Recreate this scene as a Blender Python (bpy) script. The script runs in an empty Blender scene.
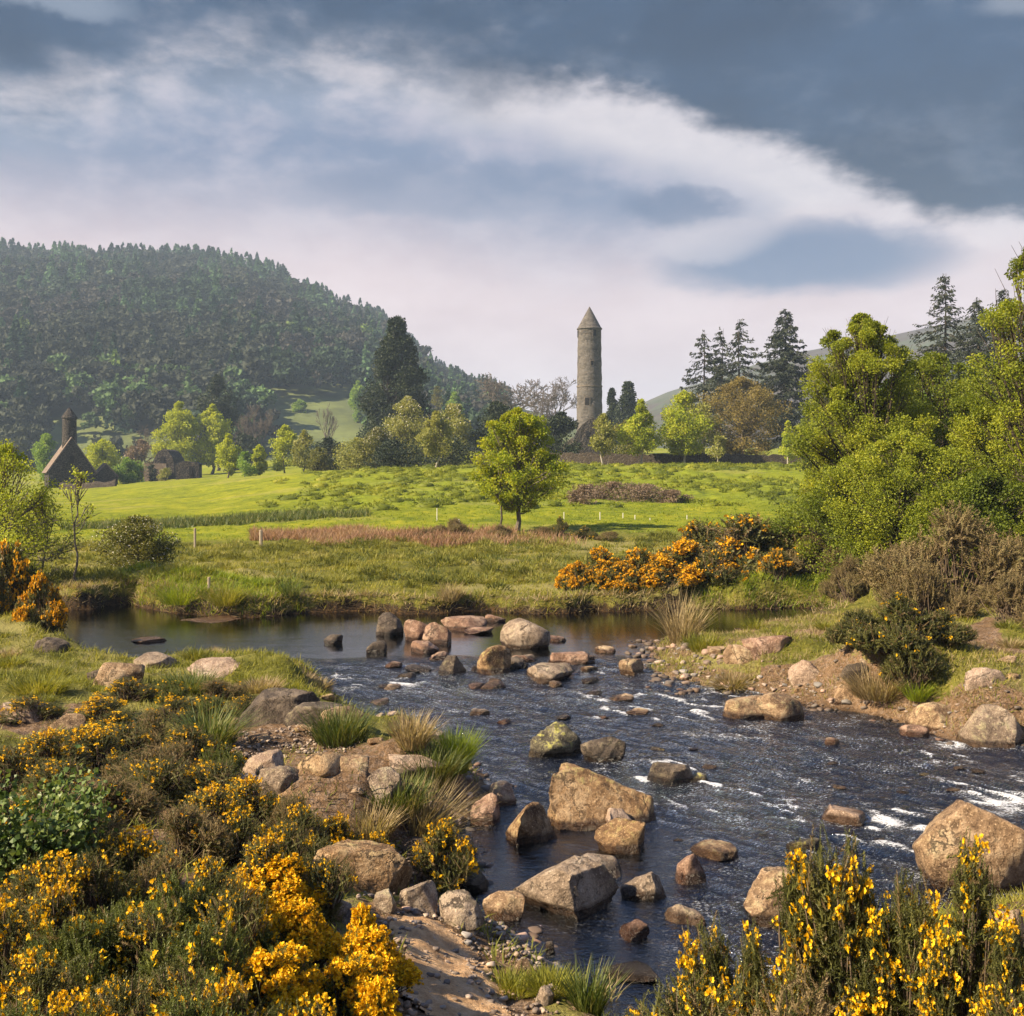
import bpy, bmesh, math, random
import numpy as np
R = math.radians
sc = bpy.context.scene
COL = sc.collection
F = 1100.0            # focal length in photo pixels
CAMZ = 3.6            # eye height over the water
HORIZON = 470.0

# ---------------------------------------------------------------- camera
cam_d = bpy.data.cameras.new("camera")
cam = bpy.data.objects.new("camera", cam_d); COL.objects.link(cam)
cam.location = (0, 0, CAMZ); cam.rotation_euler = (R(90), 0, 0)
cam_d.sensor_width = 36.0; cam_d.sensor_fit = 'HORIZONTAL'
cam_d.lens = 36.0*F/1024.0
cam_d.shift_y = -(508.0-HORIZON)/1024.0
cam_d.clip_start = 0.1; cam_d.clip_end = 9000
sc.camera = cam

# ---------------------------------------------------------------- light and exposure
SUN_EL, SUN_AZ = R(37), R(-110)      # azimuth from +Y towards +X: low, from the far side of the stream's upper reach
sun_d = bpy.data.lights.new("sun", 'SUN'); sun_d.energy = 5.0; sun_d.angle = R(0.5); sun_d.color = (1.0, 0.82, 0.57)
sun = bpy.data.objects.new("sun", sun_d); COL.objects.link(sun)
from mathutils import Vector, Matrix
sdir = Vector((math.sin(SUN_AZ)*math.cos(SUN_EL), math.cos(SUN_AZ)*math.cos(SUN_EL), math.sin(SUN_EL)))
sun.rotation_euler = sdir.to_track_quat('Z', 'Y').to_euler()
sun.location = (-60, 20, 60)
sc.view_settings.view_transform = 'Standard'; sc.view_settings.look = 'None'
sc.view_settings.gamma = 1; sc.view_settings.use_curve_mapping = False
sc.view_settings.exposure = 1.55
sc.cycles.max_bounces = 6; sc.cycles.diffuse_bounces = 2; sc.cycles.glossy_bounces = 2
sc.cycles.transmission_bounces = 4; sc.cycles.transparent_max_bounces = 8; sc.cycles.volume_bounces = 0
sc.cycles.caustics_reflective = False; sc.cycles.caustics_refractive = False
sc.cycles.use_denoising = True
sc.cycles.sample_clamp_indirect = 4.0

# ---------------------------------------------------------------- node helper
class NT:
    def __init__(s, tree): s.t = tree; s.n = tree.nodes; s.l = tree.links
    def add(s, kind, **kw):
        n = s.n.new(kind)
        ins = kw.pop('ins', {})
        for k, v in kw.items(): setattr(n, k, v)
        for k, v in ins.items(): s.put(n.inputs[k], v)
        return n
    def put(s, sock, v):
        if isinstance(v, bpy.types.NodeSocket): s.l.new(v, sock)
        elif isinstance(v, (tuple, list)) and len(v) == 3 and sock.type == 'RGBA': sock.default_value = (*v, 1)
        else: sock.default_value = v
    def m(s, op, a, b=0.0, c=0.0, clamp=False):
        n = s.n.new('ShaderNodeMath'); n.operation = op; n.use_clamp = clamp
        for i, v in enumerate((a, b, c)): s.put(n.inputs[i], v)
        return n.outputs[0]
    def mix(s, f, a, b):
        n = s.n.new('ShaderNodeMix'); n.data_type = 'RGBA'
        s.put(n.inputs[0], f); s.put(n.inputs[6], a); s.put(n.inputs[7], b)
        return n.outputs[2]
    def step(s, x, lo, hi):          # smooth 0..1 between lo and hi
        n = s.n.new('ShaderNodeMapRange'); n.interpolation_type = 'SMOOTHSTEP'
        s.put(n.inputs[0], x); s.put(n.inputs[1], lo); s.put(n.inputs[2], hi)
        return n.outputs[0]
    def ramp(s, x, pts):
        n = s.n.new('ShaderNodeValToRGB'); e = n.color_ramp.elements
        while len(e) < len(pts): e.new(0.5)
        for i, (p, c) in enumerate(pts): e[i].position = p; e[i].color = (*c, 1)
        s.put(n.inputs[0], x); return n.outputs[0]
    def noise(s, vec, scale, detail=4.0, rough=0.55, dist=0.0):
        n = s.n.new('ShaderNodeTexNoise')
        if vec is not None: s.put(n.inputs['Vector'], vec)
        n.inputs['Scale'].default_value = scale; n.inputs['Detail'].default_value = detail
        n.inputs['Roughness'].default_value = rough; n.inputs['Distortion'].default_value = dist
        return n.outputs[0]

# ---------------------------------------------------------------- sky
def build_sky():
    w = bpy.data.worlds.new("World"); sc.world = w; w.use_nodes = True
    T = NT(w.node_tree); T.n.clear()
    out = T.add('ShaderNodeOutputWorld'); bg = T.add('ShaderNodeBackground'); bg.inputs[1].default_value = 0.10
    T.l.new(bg.outputs[0], out.inputs[0])
    sky = T.add('ShaderNodeTexSky', sky_type='NISHITA', sun_disc=False, sun_elevation=SUN_EL, sun_rotation=SUN_AZ)
    g = T.add('ShaderNodeTexCoord').outputs['Generated']
    sx = T.add('ShaderNodeSeparateXYZ', ins={0: g}); x, y, z = sx.outputs
    az = T.m('MULTIPLY', T.m('ARCTAN2', x, y), 180/math.pi)
    el = T.m('MULTIPLY', T.m('ARCSINE', z), 180/math.pi)
    cv = T.add('ShaderNodeCombineXYZ', ins={0: az, 1: T.m('MULTIPLY', el, 1.9), 2: 0.0}).outputs[0]
    big = T.noise(cv, 0.06, 5, 0.55, 0.1); mid = T.noise(cv, 0.15, 7, 0.58, 0.1); fin = T.noise(cv, 0.5, 6, 0.6, 0.1)
    wob = T.m('ADD', T.m('MULTIPLY', T.m('SUBTRACT', mid, .5), 5.0), T.m('MULTIPLY', T.m('SUBTRACT', fin, .5), 1.9))
    wob2 = T.m('MULTIPLY', T.m('SUBTRACT', big, .5), 14.0)
    # upper edge of the bright bank of cloud, degrees of elevation against azimuth
    fc = T.add('ShaderNodeFloatCurve'); c = fc.mapping.curves[0]
    pts = [(-90, 30), (-40, 21), (-25, 18.5), (-18, 20.5), (-9, 21.5), (-3, 20.6), (1, 20.3), (5, 19.6), (9, 18.6), (13, 17.0), (16, 15.8), (19, 14.2), (22, 12.8), (25, 12.3), (40, 12), (90, 20)]
    c.points[0].location = (0, pts[0][1]/40); c.points[1].location = (1, pts[-1][1]/40)
    for a, e in pts[1:-1]: c.points.new((a+90)/180, e/40)
    fc.mapping.update(); T.put(fc.inputs['Value'], T.m('DIVIDE', T.m('ADD', az, 90), 180, clamp=True))
    edge = T.m('MULTIPLY', fc.outputs[0], 40)
    soft = T.step(az, -2.0, 4.0)                         # ragged towards the low sun, crisp away from it
    amp = T.m('ADD', 1.0, T.m('MULTIPLY', soft, -0.35))
    t = T.m('ADD', T.m('SUBTRACT', edge, el), T.m('MULTIPLY', wob, amp))
    t2 = T.m('ADD', t, T.m('MULTIPLY', wob2, 0.4))
    dark = T.mix(T.step(T.m('ADD', big, T.m('MULTIPLY', T.m('SUBTRACT', mid, .5), .35)), .36, .68), (.010, .042, .108), (.032, .085, .185))
    grey = T.mix(T.step(mid, .36, .66), (.19, .255, .40), (.48, .47, .57))
    pink = T.mix(T.step(mid, .3, .72), (.76, .60, .62), (.90, .74, .75))
    white = T.mix(fin, (.58, .56, .62), (.84, .77, .79))
    lw = T.step(az, 0.0, -8.0)
    white = T.mix(T.m('MULTIPLY', lw, T.step(mid, .62, .40)), white, (.30, .36, .48))
    body = T.mix(T.step(t2, T.m('SUBTRACT', 2.0, lw), 5.0), white, grey)
    e2 = T.m('ADD', el, T.m('MULTIPLY', wob, 0.7))
    low = T.step(T.m('SUBTRACT', e2, T.m('MULTIPLY', T.step(az, 4.0, -10.0), 1.6)), 14.2, 7.5)
    body = T.mix(low, body, pink)
    # a slate hollow under the bank and the puff in front of it
    def blob(a0, e0, ra, re, wb=0.35):
        da = T.m('DIVIDE', T.m('ADD', T.m('SUBTRACT', az, a0), T.m('MULTIPLY', wob, wb)), ra)
        de = T.m('DIVIDE', T.m('ADD', T.m('SUBTRACT', el, e0), T.m('MULTIPLY', wob, wb*.6)), re)
        return T.step(T.m('ADD', T.m('MULTIPLY', da, da), T.m('MULTIPLY', de, de)), 1.0, 0.12)
    body = T.mix(T.m('MULTIPLY', blob(15.0, 10.4, 9.0, 2.1, .6), .9), body, (.11, .185, .335))
    body = T.mix(T.m('MULTIPLY', blob(8.6, 13.3, 4.2, 1.3, .9), .75), body, (.105, .165, .295))
    body = T.mix(T.m('MULTIPLY', blob(-3.5, 14.2, 10.5, 1.6, .8), .6), body, (.20, .25, .38))
    body = T.mix(T.m('MULTIPLY', blob(10.6, 11.8, 3.4, 1.4, 1.0), .6), body, (.60, .56, .62))
    cut = T.step(t, T.m('MULTIPLY', T.m('SUBTRACT', 1.0, soft), -1.6), T.m('ADD', 1.5, T.m('MULTIPLY', T.m('SUBTRACT', 1.0, soft), 2.2)))
    wisp = T.m('MULTIPLY', T.step(T.m('ADD', mid, T.m('MULTIPLY', fin, .25)), .64, .88), .22)
    cloud = T.mix(cut, T.mix(wisp, dark, (.36, .38, .45)), body)
    cloud = T.mix(T.m('MULTIPLY', blob(-22.5, 21.8, 4.6, 1.3, 1.1), .5), cloud, (.40, .46, .56))
    cloud = T.mix(T.m('MULTIPLY', blob(25.2, 21.2, 2.6, .9, .3), .5), cloud, (.40, .44, .52))
    above = T.step(el, 24, 40)
    cloud = T.mix(above, cloud, T.mix(T.step(mid, .42, .66), (.14, .28, .66), (.38, .48, .80)))
    sc10 = T.add('ShaderNodeVectorMath', operation='SCALE', ins={0: cloud}); sc10.inputs['Scale'].default_value = SKY_K
    fin_c = T.mix(0.97, sky.outputs[0], sc10.outputs[0])
    T.l.new(fin_c, bg.inputs[0])
SKY_K = 3.45
build_sky()

# ---------------------------------------------------------------- numpy noise
def _h(ix, iy, iz, seed):
    h = (ix.astype(np.int64)*374761393 + iy.astype(np.int64)*668265263 + iz.astype(np.int64)*1440662683 + seed*974711) & 0xffffffff
    h = ((h ^ (h >> 13))*1274126177) & 0xffffffff
    h = ((h ^ (h >> 16))*2246822519) & 0xffffffff
    return ((h ^ (h >> 15)) & 0xffffff)/float(0xffffff)
def vnoise(x, y, z=None, seed=0):
    x = np.asarray(x, float); y = np.asarray(y, float)
    z = np.zeros_like(x) if z is None else np.asarray(z, float)
    ix, iy, iz = np.floor(x), np.floor(y), np.floor(z)
    fx, fy, fz = x-ix, y-iy, z-iz
    fx = fx*fx*fx*(fx*(fx*6-15)+10); fy = fy*fy*fy*(fy*(fy*6-15)+10); fz = fz*fz*fz*(fz*(fz*6-15)+10)
    r = 0
    for a in (0, 1):
        for b in (0, 1):
            for c in (0, 1):
                r = r + _h(ix+a, iy+b, iz+c, seed)*(fx if a else 1-fx)*(fy if b else 1-fy)*(fz if c else 1-fz)
    return r*2-1
def fbm(x, y, z=None, o=4, seed=0, gain=.5):
    x = np.asarray(x, float); y = np.asarray(y, float); zz = np.zeros_like(x) if z is None else z
    s, a, t = 0, 1.0, 0
    for k in range(o):
        s = s + a*vnoise(x*2**k+k*17.3, y*2**k-k*9.1, zz*2**k+k*4.7, seed+k); t += a; a *= gain
    return s/t
def sstep(x, a, b):
    t = np.clip((x-a)/(b-a), 0, 1); return t*t*(3-2*t)

# ---------------------------------------------------------------- mesh helpers
class MB:
    """collects vertices and triangles of ONE mesh"""
    def __init__(s): s.v, s.f, s.n = [], [], 0; s.sm = []; s.c = []
    def add(s, V, T, smooth=False, col=None):
        V = np.asarray(V, float).reshape(-1, 3); T = np.asarray(T, np.int64).reshape(-1, 3)
        s.v.append(V); s.f.append(T+s.n); s.n += len(V); s.sm.append(np.full(len(T), smooth))
        if col is not None: s.c.append(np.broadcast_to(np.asarray(col, float), (len(V), 3)))
    def box(s, x0, x1, y0, y1, z0, z1):
        V = [(x, y, z) for x in (x0, x1) for y in (y0, y1) for z in (z0, z1)]
        q = [(0,1,3,2), (4,6,7,5), (0,4,5,1), (2,3,7,6), (0,2,6,4), (1,5,7,3)]
        s.add(V, [t for a in q for t in ((a[0], a[1], a[2]), (a[0], a[2], a[3]))])
    def build(s, name, mat, parent=None, loc=None):
        V = np.concatenate(s.v) if s.v else np.zeros((0, 3)); T = np.concatenate(s.f) if s.f else np.zeros((0, 3), np.int64)
        me = bpy.data.meshes.new(name)
        me.vertices.add(len(V)); me.vertices.foreach_set('co', V.astype(np.float32).ravel())
        me.loops.add(len(T)*3); me.loops.foreach_set('vertex_index', T.astype(np.int32).ravel())
        me.polygons.add(len(T)); me.polygons.foreach_set('loop_start', np.arange(0, len(T)*3, 3, dtype=np.int32))
        me.polygons.foreach_set('use_smooth', np.concatenate(s.sm) if s.sm else np.zeros(0, bool))
        if s.c:
            at = me.attributes.new('tint', 'FLOAT_COLOR', 'POINT'); C = np.concatenate(s.c)
            at.data.foreach_set('color', np.concatenate([C, np.ones((len(C), 1))], 1).astype(np.float32).ravel())
        me.update(calc_edges=True)
        if mat: me.materials.append(mat)
        o = bpy.data.objects.new(name, me); COL.objects.link(o)
        if parent: o.parent = parent
        if loc is not None: o.location = loc
        return o
def attr(o, name, vals):
    a = o.data.attributes.new(name, 'FLOAT', 'POINT'); a.data.foreach_set('value', np.asarray(vals, np.float32))
def tag(o, label=None, cat=None, group=None, kind=None):
    if label: o['label'] = label
    if cat: o['category'] = cat
    if group: o['group'] = group
    if kind: o['kind'] = kind
    return o
def empty(name, loc, rz=0, label=None, cat=None, group=None):
    o = bpy.data.objects.new(name, None); COL.objects.link(o); o.location = loc; o.rotation_euler = (0, 0, rz)
    o.empty_display_size = .1
    return tag(o, label, cat, group)
def copy_tree(o, parent=None):
    c = o.copy(); COL.objects.link(c)
    if parent: c.parent = parent
    for ch in [k for k in bpy.data.objects if k.parent == o]: copy_tree(ch, c)
    return c
def tube_geo(P, rad, n=6, cap=True):
    P = np.asarray(P, float); m = len(P); rad = np.broadcast_to(np.asarray(rad, float), (m,))
    d = np.gradient(P, axis=0); d /= np.linalg.norm(d, axis=1, keepdims=True)+1e-9
    ref = np.where(np.abs(d[:, 2:3]) > .9, [[1., 0, 0]], [[0, 0, 1.]])
    u = np.cross(d, ref); u /= np.linalg.norm(u, axis=1, keepdims=True)+1e-9; w = np.cross(d, u)
    a = np.arange(n)*2*math.pi/n
    V = P[:, None]+rad[:, None, None]*(u[:, None]*np.cos(a)[None, :, None]+w[:, None]*np.sin(a)[None, :, None])
    i = np.arange(m-1)[:, None]*n; j = np.arange(n)[None]; j2 = (j+1) % n
    A, B, C, D = i+j, i+j2, i+n+j2, i+n+j
    T = np.concatenate([np.stack([A, B, C], -1).reshape(-1, 3), np.stack([A, C, D], -1).reshape(-1, 3)])
    V = V.reshape(-1, 3)
    if cap:
        V = np.concatenate([V, P[-1:]]); k = len(V)-1; b = (m-1)*n
        T = np.concatenate([T, np.array([(b+q, b+(q+1) % n, k) for q in range(n)])])
    return V, T
def inst(V, T, M, pos):
    """copies of a template: M (N,3,3) with columns = axes, pos (N,3)"""
    V = np.asarray(V, float); N = len(pos); k = len(V)
    W = np.einsum('nij,vj->nvi', M, V)+pos[:, None]
    TT = (np.asarray(T)[None]+(np.arange(N)*k)[:, None, None]).reshape(-1, 3)
    return W.reshape(-1, 3), TT
def frames(d, rng, scale=1.0, width=None):
    """frames whose Y axis is d, random roll"""
    d = d/(np.linalg.norm(d, axis=1, keepdims=True)+1e-9); N = len(d)
    r = rng.normal(size=(N, 3)); u = np.cross(d, r); u /= np.linalg.norm(u, axis=1, keepdims=True)+1e-9
    w = np.cross(u, d)
    s = np.broadcast_to(np.asarray(scale, float), (N,))[:, None]; b = s if width is None else np.broadcast_to(np.asarray(width, float), (N,))[:, None]
    return np.stack([u*b, d*s, w*b], -1)
LEAF_V = np.array([(0, 0, 0), (.42, .5, .12), (0, 1, 0), (-.42, .5, .12)]); LEAF_T = np.array([(0, 1, 2), (0, 2, 3)])

# ---------------------------------------------------------------- materials
def new_mat(name):
    m = bpy.data.materials.new(name); m.use_nodes = True; T = NT(m.node_tree); T.n.clear()
    o = T.add('ShaderNodeOutputMaterial'); return m, T, o
def leaf_mat(name, cols, trans=.38, rough=.55, clump=.35, cscale=1.2, spec=.25, tcol=1.25):
    m, T, o = new_mat(name)
    rnd = T.add('ShaderNodeNewGeometry').outputs['Random Per Island']
    pos = T.add('ShaderNodeTexCoord').outputs['Object']
    nz = T.noise(pos, cscale, 2, .5)
    f = T.m('ADD', T.m('MULTIPLY', rnd, 1-clump), T.m('MULTIPLY', T.step(nz, .3, .7), clump))
    k = len(cols)-1
    c = T.ramp(f, [(i/k, cc) for i, cc in enumerate(cols)])
    b = T.add('ShaderNodeBsdfPrincipled', ins={'Base Color': c, 'Roughness': rough, 'Specular IOR Level': spec})
    tc = T.add('ShaderNodeVectorMath', operation='MULTIPLY', ins={0: c, 1: (tcol*1.05, tcol, tcol*.55)})
    t = T.add('ShaderNodeBsdfTranslucent', ins={'Color': tc.outputs[0]})
    mx = T.add('ShaderNodeMixShader', ins={0: trans, 1: b.outputs[0], 2: t.outputs[0]})
    T.l.new(mx.outputs[0], o.inputs[0]); return m
def plain_mat(name, cols, scale=6, rough=.85, bump=.4, bscale=None, detail=6, stretch=(1, 1, 1), spec=.3, dist=.01):
    m, T, o = new_mat(name)
    pos = T.add('ShaderNodeTexCoord').outputs['Object']
    mp = T.add('ShaderNodeMapping', ins={0: pos}); mp.inputs['Scale'].default_value = stretch
    n = T.noise(mp.outputs[0], scale, detail, .65)
    c = T.ramp(T.step(n, .25, .75), [(i/(len(cols)-1), cc) for i, cc in enumerate(cols)])
    grit = T.noise(mp.outputs[0], (bscale or scale*3)*2.2, 5, .75)
    c = T.mix(T.step(grit, .62, .40), c, T.mix(.28, c, tuple(v*.35 for v in cols[0])))
    b = T.add('ShaderNodeBsdfPrincipled', ins={'Base Color': c, 'Roughness': rough, 'Specular IOR Level': spec})
    bp = T.add('ShaderNodeBump', ins={'Strength': bump, 'Distance': dist, 'Height': T.noise(mp.outputs[0], bscale or scale*3, 6, .7)})
    T.l.new(bp.outputs[0], b.inputs['Normal']); T.l.new(b.outputs[0], o.inputs[0]); return m
def tint_leaf_mat(name, trans=.25):
    m, T, o = new_mat(name)
    c = T.add('ShaderNodeAttribute', attribute_name='tint').outputs[0]
    rnd = T.add('ShaderNodeNewGeometry').outputs['Random Per Island']
    k = T.m('ADD', .78, T.m('MULTIPLY', rnd, .44))
    cc = T.add('ShaderNodeVectorMath', operation='SCALE', ins={0: c}); T.put(cc.inputs['Scale'], k)
    b = T.add('ShaderNodeBsdfPrincipled', ins={'Base Color': cc.outputs[0], 'Roughness': .7, 'Specular IOR Level': .15})
    t = T.add('ShaderNodeBsdfTranslucent', ins={'Color': cc.outputs[0]})
    mx = T.add('ShaderNodeMixShader', ins={0: trans, 1: b.outputs[0], 2: t.outputs[0]})
    T.l.new(mx.outputs[0], o.inputs[0]); return m

# ---------------------------------------------------------------- lie of the land
def px2x(px, D): return (px-512.0)*D/F
def bil(xs, ys, tab, X, Y):
    xs, ys, tab = np.array(xs, float), np.array(ys, float), np.array(tab, float)   # tab[iy][ix]
    i = np.clip(np.searchsorted(xs, X)-1, 0, len(xs)-2); j = np.clip(np.searchsorted(ys, Y)-1, 0, len(ys)-2)
    fx = np.clip((X-xs[i])/(xs[i+1]-xs[i]), 0, 1); fy = np.clip((Y-ys[j])/(ys[j+1]-ys[j]), 0, 1)
    return (tab[j, i]*(1-fx)+tab[j, i+1]*fx)*(1-fy)+(tab[j+1, i]*(1-fx)+tab[j+1, i+1]*fx)*fy
NX = [-300, 0, 200, 400, 500, 600, 700, 850, 1000, 1300]; NY = [2, 4, 6, 9, 12, 15, 18, 22, 27]
NT_ = [[1.8]*10,
       [1.5, 1.4, 1.4, 1.25, .95, .9, 1.0, 1.2, 1.3, 1.3],
       [1.4, 1.25, 1.2, .72, .5, .45, .5, .7, .8, .9],
       [1.0, .85, .68, .45, .35, .3, .3, .3, .3, .4],
       [.8, .6, .5, .42, .3, .3, .3, .3, .3, .5],
       [.8, .6, .5, .4, .3, .3, .3, .42, .55, .9],
       [.8, .5, .42, .3, .3, .3, .35, .55, .8, 1.1],
       [.7, .45, .35, .3, .3, .3, .14, .34, .85, 1.2],
       [.6, .5, .3, .3, .3, .3, .14, .3, .8, 1.2]]
FX = [-600, 80, 200, 300, 420, 515, 650, 800, 1100, 1700]; FY = [24, 28, 34, 42, 50, 60, 75, 90, 110, 130, 170, 220, 300, 420, 700, 2500]
FT = [[.6, .5, .42, .38, .35, .35, .35, .42, .9, 1.2],
      [.6, .55, .5, .4, .36, .35, .36, .5, 1.0, 1.2],
      [.6, .5, .42, .4, .4, .4, .45, .6, 1.1, 1.2],
      [.6, .45, .42, .45, .5, .5, .6, .8, 1.2, 1.2],
      [.6, .4, .45, .65, .85, .87, .95, 1.0, 1.4, 1.4],
      [.6, .4, .5, .9, 1.1, 1.15, 1.2, 1.3, 1.7, 1.7],
      [.6, .4, .6, 1.1, 1.5, 1.55, 1.6, 1.7, 2.2, 2.2],
      [.5, .4, .85, 1.95, 2.4, 2.5, 2.55, 2.6, 3.2, 3.2],
      [.4, .45, 1.55, 3.15, 3.75, 3.95, 4.0, 4.0, 4.6, 4.6],
      [.4, .5, 2.25, 3.4, 3.9, 4.1, 4.15, 4.15, 5, 5],
      [.4, .6, 2.1, 3.0, 4.4, 5.0, 5.0, 5.0, 6, 6],
      [.6, .7, 2.2, 3.5, 5.5, 6.6, 6.6, 6.6, 8, 8],
      [2, 2, 4, 6, 8, 9, 9, 9, 11, 11],
      [6, 6, 8, 10, 11, 12, 12, 12, 14, 14],
      [10]*10, [10]*10]
# shore of the stream, drawn on the water level as photo pixels (column, row) and laid out in metres
SHORE_PX = [(-700, 600), (-250, 605), (40, 606), (75, 609), (130, 604), (165, 612), (205, 615), (250, 617), (300, 612), (360, 611), (420, 614), (480, 611), (540, 614), (600, 611), (650, 610), (700, 609), (760, 609), (815, 608), (838, 610),
            (832, 616), (800, 622), (745, 627), (715, 634), (672, 634), (640, 641), (650, 652), (645, 668), (668, 680), (705, 688), (745, 692), (800, 702), (852, 711), (895, 724), (950, 740), (1040, 748), (1250, 775), (2600, 800),
            (2600, 905), (1300, 905), (1060, 905), (1000, 915), (900, 930), (800, 965), (735, 990), (690, 1012), (640, 1035), (600, 1016), (575, 985), (550, 965), (512, 940), (470, 932), (440, 935), (435, 915), (470, 900), (462, 880), (470, 862), (462, 842), (474, 822),
            (500, 800), (490, 775), (470, 752), (440, 735), (395, 728), (372, 715), (345, 700), (330, 682), (295, 668), (250, 666), (190, 668), (130, 672), (92, 668), (68, 656), (58, 645), (30, 636), (-60, 633), (-250, 634), (-700, 640)]
SHORE = np.array([(px2x(a, CAMZ*F/(b-HORIZON)), CAMZ*F/(b-HORIZON)) for a, b in SHORE_PX])
def poly_sd(P, x, y):
    """signed distance, negative inside"""
    x = np.asarray(x, float).ravel(); y = np.asarray(y, float).ravel()
    best = np.full(x.shape, 1e18); ins = np.zeros(x.shape, bool)
    for i in range(len(P)):
        ax, ay = P[i]; bx, by = P[(i+1) % len(P)]
        ex, ey = bx-ax, by-ay
        t = np.clip(((x-ax)*ex+(y-ay)*ey)/(ex*ex+ey*ey+1e-12), 0, 1)
        best = np.minimum(best, (x-ax-t*ex)**2+(y-ay-t*ey)**2)
        c = ((ay > y) != (by > y)) & (x < ex*(y-ay)/(ey+1e-12)+ax)
        ins ^= c
    d = np.sqrt(best); return np.where(ins, -d, d)
# low turf mounds and hollows: photo column, distance, radius, height
MOUNDS = [(150, 31.5, 1.1, .38), (195, 30.2, 1.0, .36), (225, 29.4, .7, .22), (270, 29.2, .6, .15), (420, 33.5, 1.6, .2), (530, 34, 1.2, .25), (470, 33.8, 1.2, .2), (600, 32, 1.5, .2), (330, 33.2, 1.6, .18),
          (240, 33.0, .8, .22), (300, 36, 1.5, .15), (560, 35, 1, .2), (380, 35.5, 1.5, .2), (450, 36.5, 1.4, .18), (500, 37, 1.2, .2),
          (255, 17.3, .75, .28), (290, 16.8, .55, .25), (60, 21.3, .8, .28), (30, 22.3, .7, .25), (45, 19.4, .7, .22), (230, 18.3, .6, .12),
          (330, 13.0, .5, .12), (400, 11.9, .6, .18), (440, 12.1, .5, .15), (360, 10.2, .5, .22), (330, 10.0, .5, .2), (300, 10.5, .5, .18),
          (690, 21.3, .9, .22), (770, 19.8, .8, .24), (800, 19.2, .6, .2), (850, 17.2, .7, .2), (900, 16.9, 1.0, .28), (960, 16.6, .8, .2), (1000, 15.7, .6, .18), (1010, 18.0, 1, .15), (715, 18.9, .4, .12), (755, 28.6, 1.3, .28), (800, 28.8, 1.2, .25), (700, 28.7, 1, .2)]
def shore_sd(x, y, rough=True):
    s = poly_sd(SHORE, x, y)
    if rough: s = s+.16*fbm(np.ravel(x)*1.5, np.ravel(y)*1.5, o=4, seed=5)*np.clip(np.ravel(y)/12, .5, 2)
    return s
def H(x, y, sd=None, full=False):
    x = np.asarray(x, float); shp = x.shape; x = x.ravel(); y = np.asarray(y, float).ravel()
    yy = np.maximum(y, 2.0); px = 512+F*x/yy; px = np.clip(px, -900, 1900)
    r = np.where(y > 2, y, 2.0)
    near = bil(NX, NY, NT_, px, r); far = bil(FX, FY, FT, px, r)
    w = sstep(y, 25.5, 28.0); z = near*(1-w)+far*w
    z = z+sstep(y, 2, -10)*.6
    if sd is None: sd = shore_sd(x, y)
    for (mp, D, rr, hh) in MOUNDS:
        mx = px2x(mp, D); z = z+hh*np.exp(-(((x-mx)/rr)**2+((y-D)/(rr*.8))**2))
    amp = .06+.05*sstep(y, 26, 60)
    z = z+amp*fbm(x*.9, y*.9, o=4, seed=11)+.07*fbm(x*3.1, y*3.1, o=4, seed=12)*sstep(y, 40, 20)
    # tussocky slope under the crest of the field
    sl = sstep(y, 66, 74)*sstep(y, 112, 104)*sstep(px, 255, 345)*sstep(px, 980, 830)
    z = z+sl*.22*np.maximum(0, fbm(x*.55, y*.55, o=3, seed=21)+.1)
    farbank = sstep(y, 25.0, 27.0)
    bw = (.9*(1-farbank)+.32*farbank)*(1+.6*fbm(x*.7, y*.7, o=2, seed=31))
    bw = np.where((px > 680) & (px < 870) & (y > 26.5), 1.1, bw)
    bw = np.where((px > 600) & (px < 760) & (y > 17) & (y < 25), 1.7, bw)
    k = sstep(sd, -.03, bw)**.8
    under = -.42*sstep(-sd, 0, 1.5)-.03
    z = np.where(sd > 0, z*k+(1-k)*-.03, under+.05*fbm(x*2.2, y*2.2, o=3, seed=33))
    return z.reshape(shp)
def ground_hit(px, row, dmin=2.2, dmax=400.0, water=True):
    D = np.exp(np.linspace(math.log(dmin), math.log(dmax), 900))
    x = (px-512)*D/F; zr = CAMZ+(HORIZON-row)*D/F
    h = H(x, D)
    if water: h = np.maximum(h, 0)
    i = np.nonzero(zr <= h)[0]
    if len(i) == 0: return None
    i = i[0]
    return np.array([x[i], D[i], h[i]])
def hz(px, D): return float(H(np.array([px2x(px, D)]), np.array([float(D)]))[0])

PATH_PX = [(455, 1060), (420, 1016), (400, 985), (405, 955), (395, 930), (400, 912), (425, 912), (448, 930), (470, 948), (495, 975), (520, 1016), (530, 1060)]
TREAD_PX = [(222, 748), (225, 728), (250, 716), (285, 714), (315, 726), (338, 742), (330, 752), (300, 748), (270, 750), (250, 760)]
LEDGE_PX = [(-40, 720), (0, 705), (30, 702), (70, 708), (62, 722), (20, 735)]
def px_poly(P):
    return np.array([ground_hit(a, b)[:2] for a, b in P])
PATH_W = px_poly(PATH_PX); TREAD_W = px_poly(TREAD_PX); LEDGE_W = px_poly(LEDGE_PX)

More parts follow.
